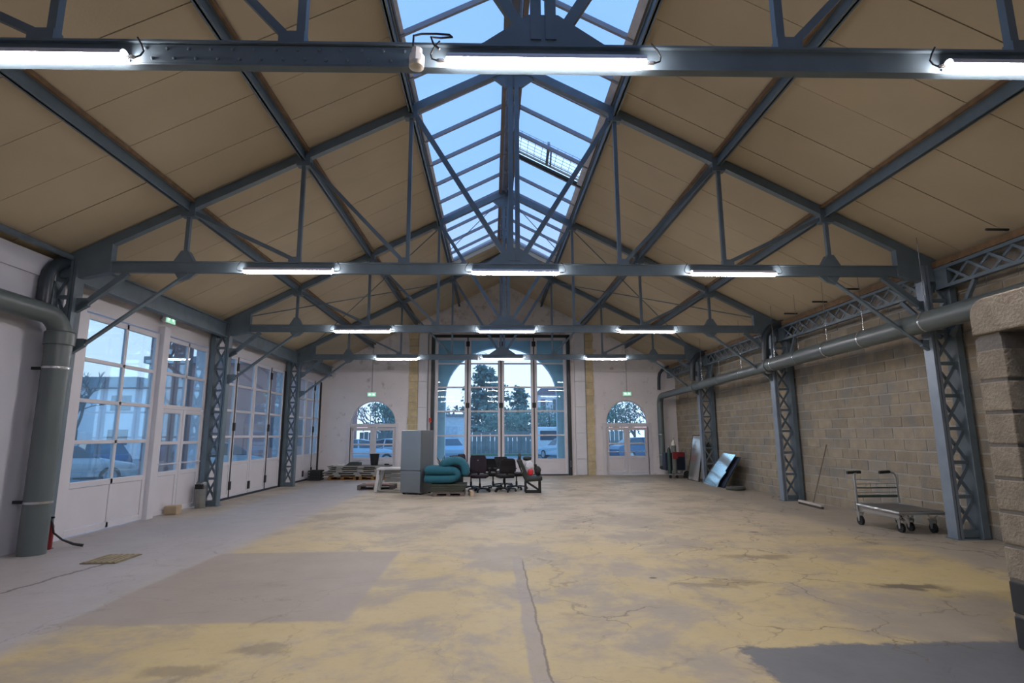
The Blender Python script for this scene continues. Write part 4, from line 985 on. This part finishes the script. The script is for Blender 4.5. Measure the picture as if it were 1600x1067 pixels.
# broom
t = thing('broom', 'wide push broom leaning against the block wall', 'broom', (6.35, 11.9, 0))
part('stick', MB().tube([(6.40, 11.80, .06), (6.76, 11.72, 1.27)], .013, 8), mat('grey_stick', (118, 106, 92), .7), t)
part('head', MB().bar((6.36, 12.25, .065), (6.30, 11.30, .065), .06, .04), mat('pale_head', (176, 168, 158), .7), t)
part('bristles', MB().bar((6.36, 12.25, .025), (6.30, 11.30, .025), .05, .05), mat('dark_bristle', (60, 54, 48), .9), t)
# platform trolley
t = thing('platform_trolley', 'steel platform trolley with black handle grips by the block wall', 'trolley', (6.12, 8.95, 0))
TB = mat('zinc_tube', (170, 172, 172), .3, .75, .06)
xa, xb, ya, yb, dz = 5.78, 6.50, 9.40, 8.42, .33
part('deck_frame', MB().tube([(xa, ya, dz), (xa, yb, dz-.02), (xb, yb, dz-.02), (xb, ya, dz), (xa, ya, dz)], .022, 8), TB, t, smooth=True)
part('side_rail', MB().bar((xa+.03, ya, dz-.07), (xa+.03, yb+.05, dz-.08), .025, .05), TB, t)
part('deck', MB().box(xa+.02, xb-.02, yb+.02, ya-.02, dz-.012, dz+.008), mat('dark_deck', (92, 90, 88), .5, .2, .2), t)
for s, x_ in ((0, xa), (1, xb)):
    up_ = part('handle_upright', MB().tube([(x_, ya, dz-.1), (x_, ya, .62), (x_, ya+.01, .76), (x_+(.02 if s == 0 else -.02), ya+.02, .83), (x_+(.07 if s == 0 else -.10), ya+.03, .85)], .018, 8), TB, t, smooth=True)
    a = (x_-.10, x_+.13) if s == 0 else (x_-.26, x_-.08)
    part('grip', MB().tube([(a[0], ya+.03, .845), (a[1], ya+.03, .855)], .026, 8), BLACK, up_, smooth=True)
rk = MB()
for z_ in (.45, .52, .66, .73): rk.tube([(xa, ya, z_), (xb, ya, z_)], .006, 5)
for i in range(3): rk.tube([(xa+.18*(i+1), ya, .60), (xa+.18*(i+1), ya, .68)], .008, 5)
part('rack_wires', rk, TB, t)
part('rack_bar', MB().box(xa+.02, xb-.02, ya-.015, ya+.015, .44, .48), mat('green_bar', (58, 74, 68), .5), t)
part('rack_bar', MB().box(xa+.02, xb-.02, ya-.012, ya+.012, .585, .605), mat('green_bar', (58, 74, 68), .5), t)
for (wx, wy, rr_) in ((xa+.02, ya-.02, .075), (xb-.04, ya-.02, .075), (xa+.16, yb+.22, .07), (xb-.1, yb+.16, .07), (xa+.40, yb+.34, .065)):
    cs = part('caster', MB().tube([(wx-.02, wy, rr_), (wx+.02, wy, rr_)], rr_, 16), BLACK, t, smooth=True)
    part('caster_fork', MB().prism([(wy-.03, rr_*2+.05), (wy+.04, rr_*2+.05), (wy+.015, rr_-.01), (wy-.015, rr_-.01)], 'x', wx-.032, wx-.024).prism([(wy-.03, rr_*2+.05), (wy+.04, rr_*2+.05), (wy+.015, rr_-.01), (wy-.015, rr_-.01)], 'x', wx+.024, wx+.032).box(wx-.04, wx+.04, wy-.04, wy+.05, rr_*2+.04, rr_*2+.06), TB, cs)
    part('caster_strut', MB().tube([(wx, wy+.12, dz-.06), (wx, wy, rr_*2+.06), (wx, wy-.1, dz-.06)], .008, 6), TB, t)

# ------------------------------------------------------------------ outdoors
ASP = mat('wet_asphalt', (120, 126, 132), .8, 0, .15, .8)
struct('ground', MB().box(-90, 90, -20, 160, -.35, -.13), ASP, 'grey car park outside')
GRS = mat('grass', (92, 118, 84), .9, 0, .25, 3)
o = solo('grass_verge', MB().box(-2, 20, 45.0, 46.4, -.13, .02), GRS, 'strip of lawn along the fence beyond the gate', 'lawn')
TYRE = mat('car_tyre', (28, 30, 32), .8); CGL = mat('car_glass', (46, 62, 76), .12, 0, .1, spec=.8); HUB = mat('car_hub', (176, 180, 184), .35, .6)
def car(loc, ang, rgb, label, est=0):
    t = thing('car', label, 'car', loc, ang, 'parked cars outside')
    P = mat('car_paint_%d_%d_%d' % rgb, rgb, .28, .35, .03)
    def loft(prof, halfw, name, m, parent=None):
        b = MB(); n = len(prof)
        for s in (-1, 1):
            for i, (x_, z_) in enumerate(prof): b.v.append((x_, s*halfw(z_), z_))
        b.f += [tuple(range(n)), tuple(range(n, 2*n))]+[(i, (i+1)%n, (i+1)%n+n, i+n) for i in range(n)]
        return part(name, b, m, parent or t, local=True, bevel=.03)
    loft([(-2.1, .28), (2.1, .28), (2.15, .5), (2.05, .68), (1.2, .86), (.9, .92), (-1.5-est*.4, .98), (-2.0, .92), (-2.15, .7), (-2.15, .45)], lambda z: .86 if z < .8 else .80, 'body', P)
    cab = loft([(1.05, .88), (.35, 1.36), (-.2, 1.45), (-1.1-est*.4, 1.40), (-1.75-est*.2, .95)], lambda z: .78 if z < 1.1 else .60, 'cabin', CGL)
    loft([(.36, 1.35), (-.2, 1.455), (-1.12-est*.4, 1.41), (-1.05-est*.4, 1.36), (-.2, 1.40), (.30, 1.32)], lambda z: .615, 'roof', P, cab)
    for s in (-1, 1):
        part('door_pillar', MB().bar((-.25, s*.79, .9), (-.3, s*.62, 1.40), .08, .03, (0, 1, 0)), P, cab, local=True)
        part('headlight', MB().ellip((2.0, s*.62, .62), (.12, .16, .08)), HUB, t, local=True)
        for x_ in (-1.32, 1.35):
            wh = part('wheel', MB().tube([(x_, s*.70, .31), (x_, s*.88, .31)], .31, 18), TYRE, t, local=True, smooth=True)
            part('hub_cap', MB().tube([(x_, s*.885, .31), (x_, s*.895, .31)], .20, 14), HUB, wh, local=True)
    return t
G0 = -.13
car((-15.2, 20.2, G0), .62, (186, 192, 196), 'silver saloon car parked outside the eight-pane window')
car((-17.2, 24.6, G0), 2.4, (58, 84, 118), 'dark blue car parked beside the silver saloon', 1)
car((-10.8, 22.0, G0), .9, (190, 198, 204), 'silver car parked outside the folding door by the litter bin')
car((-7.8, 33.5, G0), .1, (160, 180, 196), 'pale grey car outside the arched door behind the pallets', 1)
car((-7.2, 36.5, G0), 2.9, (196, 204, 210), 'white car further off outside the arched door behind the pallets')
car((-3.6, 40.2, G0), 1.9, (150, 176, 196), 'grey-blue car beside the white shed beyond the gate')
car((4.6, 38.3, G0), 2.0, (186, 204, 216), 'pale car parked beyond the gate below the white van')
car((9.6, 36.6, G0), .2, (60, 92, 122), 'dark blue car outside the arched door by the drainpipe')
car((11.4, 42.6, G0), 2.8, (200, 206, 212), 'white car outside the arched door by the drainpipe', 1)
t = thing('van', 'white van parked beyond the gate behind the pale car', 'van', (5.2, 43, G0), .0)
part('body', MB().prism([(-2.3, .35), (2.3, .35), (2.4, 1.1), (1.7, 2.2), (-2.3, 2.25)], 'y', -.95, .95), mat('van_white', (205, 212, 216), .4), t, local=True, bevel=.08)
part('window', MB().box(-1.9, .2, -.97, -.95, 1.25, 1.95), CGL, t, local=True); part('window', MB().box(.5, 1.5, -.97, -.95, 1.25, 1.9), CGL, t, local=True)
for x_ in (-1.5, 1.5): part('wheel', MB().tube([(x_, -1.0, .34), (x_, -.8, .34)], .34, 16), TYRE, t, local=True); part('wheel', MB().tube([(x_, 1.0, .34), (x_, .8, .34)], .34, 16), TYRE, t, local=True)
# brick outbuilding opposite the folding doors
BRK = mat('mauve_brick', (172, 118, 108), .9, 0, .12, 2.5)
t = thing('brick_outbuilding', 'low mauve-brown brick outbuilding opposite the folding doors', 'building', (-14, 25, G0))
part('wall', MB().box(-15.3, -10.8, 25, 44, G0, 4.7), BRK, t)
part('roof', MB().box(-15.6, -10.5, 24.7, 44.3, 4.7, 5.0), mat('roof_grey', (128, 132, 138), .8), t)
for y_ in (27, 30.5, 34): part('window', MB().box(-10.82, -10.76, y_, y_+1.4, 1.0, 2.4), CGL, t)
t = thing('canopy', 'brown steel canopy outside the double door', 'canopy', (-9.2, 13.5, G0))
BR = mat('brown_steel', (124, 82, 76), .7)
for (x_, y_) in ((-8.35, 14.6), (-8.95, 14.6)): part('post', MB().box(x_-.16, x_+.16, y_-.16, y_+.16, G0, 4.6), BR, t)
part('beam', MB().box(-9.3, -8.0, 14.45, 14.75, 4.4, 4.7), BR, t)
part('screen_wall', MB().box(-9.95, -8.75, 16.0, 16.2, G0, 2.0), BRK, t)
part('brace', MB().bar((-8.95, 14.6, 3.2), (-8.35, 14.6, 4.3), .12, .12), BR, t)
# far buildings
def house(x0, x1, y0, y1, h, rgb, label, roof=(120, 124, 134), cols=4, rows=2):
    t = thing('building', label, 'building', ((x0+x1)/2, (y0+y1)/2, G0), 0, 'buildings around the car park')
    part('wall', MB().box(x0, x1, y0, y1, G0, h), mat('render_%d_%d_%d' % rgb, rgb, .9, 0, .05), t)
    part('roof', MB().prism([(x0-.3, h), (x1+.3, h), (x1-.6, h+.9), (x0+.6, h+.9)], 'y', y0-.3, y1+.3), mat('slate_%d_%d_%d' % roof, roof, .8), t)
    for r_ in range(rows):
        for c_ in range(cols):
            x_ = x0+(x1-x0)*(c_+.3)/cols; z_ = h*(r_+.35)/rows
            part('window', MB().box(x_, x_+(x1-x0)/cols*.4, y0-.05, y0+.01, z_, z_+h/rows*.45), CGL, t)
house(-42, -27, 44, 52, 5.2, (226, 228, 232), 'long pale building behind the silver and blue cars')
house(6.5, 14, 84, 92, 7.6, (200, 196, 200), 'pale house among the trees beyond the gate', (126, 110, 118))
house(-17, -8.5, 86, 94, 6.6, (190, 196, 204), 'flat-topped pale house left of the cedar beyond the gate')
t = thing('shed', 'small white shed beyond the gate next to the parked car', 'shed', (-3.4, 45, G0))
part('wall', MB().box(-4.6, -2.4, 44, 46, G0, 3.0), mat('shed_white', (204, 212, 218), .8), t); part('roof', MB().box(-4.8, -2.2, 43.8, 46.2, 3.0, 3.15), mat('roof_grey', (128, 132, 138)), t)
part('door', MB().box(-4.2, -3.0, 43.95, 44.0, G0, 2.2), mat('shed_door', (186, 196, 206), .7), t)
# fence, each board its own part
t = thing('timber_fence', 'weathered board fence along the lawn beyond the gate', 'fence', (4, 43.4, G0))
FN = mat('fence_wood', (112, 120, 120), .9, 0, .15, 2, rand=.12)
fm = MB().box(-.17, .17, -.02, .02, 0, 1).mesh('fence_board', FN)
for i in range(60): inst('fence_board', fm, t, (-11+i*.37, 46.6, G0), (0,0,0), (1, 1, 1.9+.06*random.random()))
# trees
BARK = mat('bark', (104, 98, 94), .95, 0, .2, 6)
def bare_tree(loc, h, label, seed):
    rn = random.Random(seed); t = thing('bare_tree', label, 'tree', loc, 0, 'trees around the car park'); b = MB()
    def grow(p, d, L, r, lev):
        q = p+d*L; mid = p+d*L*.5+Vector((rn.uniform(-1, 1), rn.uniform(-1, 1), 0))*L*.05
        b.tube([p, mid, q], [r, r*.85, r*.65], 5, False)
        if lev == 0: return
        for _ in range(rn.choice((2, 3, 3)) if lev > 1 else 3):
            ax = Vector((rn.uniform(-1, 1), rn.uniform(-1, 1), rn.uniform(-.1, .7))).normalized()
            grow(p+d*L*rn.uniform(.6, 1), (d*.75+ax*.65).normalized(), L*rn.uniform(.58, .78), r*.6, lev-1)
    grow(Vector((0,0,0)), Vector((0,0,1)), h*.3, h*.02, 5)
    part('branches', b, BARK, t, local=True); return t
def leafy(loc, h, rx, label, rgb, seed, conifer=False, n=2600):
    rn = random.Random(seed); t = thing('conifer' if conifer else 'leafy_tree', label, 'tree', loc, 0, 'trees around the car park')
    part('trunk', MB().tube([(0,0,0), (.05,0,h*.5), (0,0,h*.9)], [h*.025, h*.018, h*.006], 7), BARK, t, local=True)
    b = MB(); cl = []
    for k in range(26):
        if conifer:
            z_ = h*(.22+.76*k/25); R_ = rx*(1-.72*(z_/h)**1.5); a = k*2.4; rr = R_*rn.uniform(.35, .85)
            cl.append((math.cos(a)*rr, math.sin(a)*rr, z_, R_*.55, R_*.55, h*.035))
        else:
            a = rn.uniform(0, 2*PI); u = rn.uniform(.2, .75); z_ = h*rn.uniform(.35, .85)
            cl.append((math.cos(a)*rx*u, math.sin(a)*rx*u, z_, rx*.42, rx*.42, h*.14))
    for _ in range(n):
        c = rn.choice(cl); v = Vector((rn.gauss(0, .5), rn.gauss(0, .5), rn.gauss(0, .5)))
        p = Vector((c[0]+v.x*c[3], c[1]+v.y*c[4], c[2]+v.z*c[5])); s_ = h*.028*rn.uniform(.6, 1.3)
        u1 = Vector((rn.uniform(-1,1), rn.uniform(-1,1), rn.uniform(-1,1))).normalized()*s_; u2 = u1.orthogonal().normalized()*s_*.6
        b.add([p-u1, p+u2, p+u1, p-u2], [(0,1,2,3)])
    part('foliage', b, mat('leaf_%d_%d_%d' % rgb, rgb, .8, 0, .3, 2), t, local=True, kind='stuff'); return t
leafy((-.9, 58, G0), 8.7, 3.3, 'tall spreading cedar beyond the gate', (84, 112, 106), 11, True, 4200)
leafy((2.9, 62, G0), 6.9, 1.8, 'shorter conifer beside the cedar beyond the gate', (88, 116, 110), 12, True, 2600)
for i, (x_, y_, h_, r_) in enumerate(((-6.5, 56, 4.6, 3), (1.0, 52, 4.6, 3.2), (5.2, 54, 4.8, 3), (8.8, 58, 5.4, 3.2), (-10.5, 60, 5.6, 3.4), (13, 60, 6.0, 3.5))):
    leafy((x_, y_, G0), h_, r_, ['round shrubby tree left of the cedar, near the shed', 'bushy tree in front of the cedar', 'bushy tree in front of the pale house', 'leafy tree right of the pale house beyond the gate', 'leafy tree below the flat-topped house', 'leafy tree outside the arched door by the drainpipe'][i], (104, 132, 118), 20+i, False, 1800)
for i, (x_, y_, h_) in enumerate(((-22, 30, 7.5), (-26, 33, 8.5), (-9.6, 48, 7.0), (-13.5, 52, 8.0), (12.5, 50, 7.5), (15.0, 54, 8.0))):
    bare_tree((x_, y_, G0), h_, ['bare tree behind the silver saloon car', 'taller bare tree behind the silver saloon car', 'bare tree outside the arched door behind the pallets', 'far bare tree outside the arched door behind the pallets', 'bare tree outside the arched door by the drainpipe', 'far bare tree outside the arched door by the drainpipe'][i], 40+i)
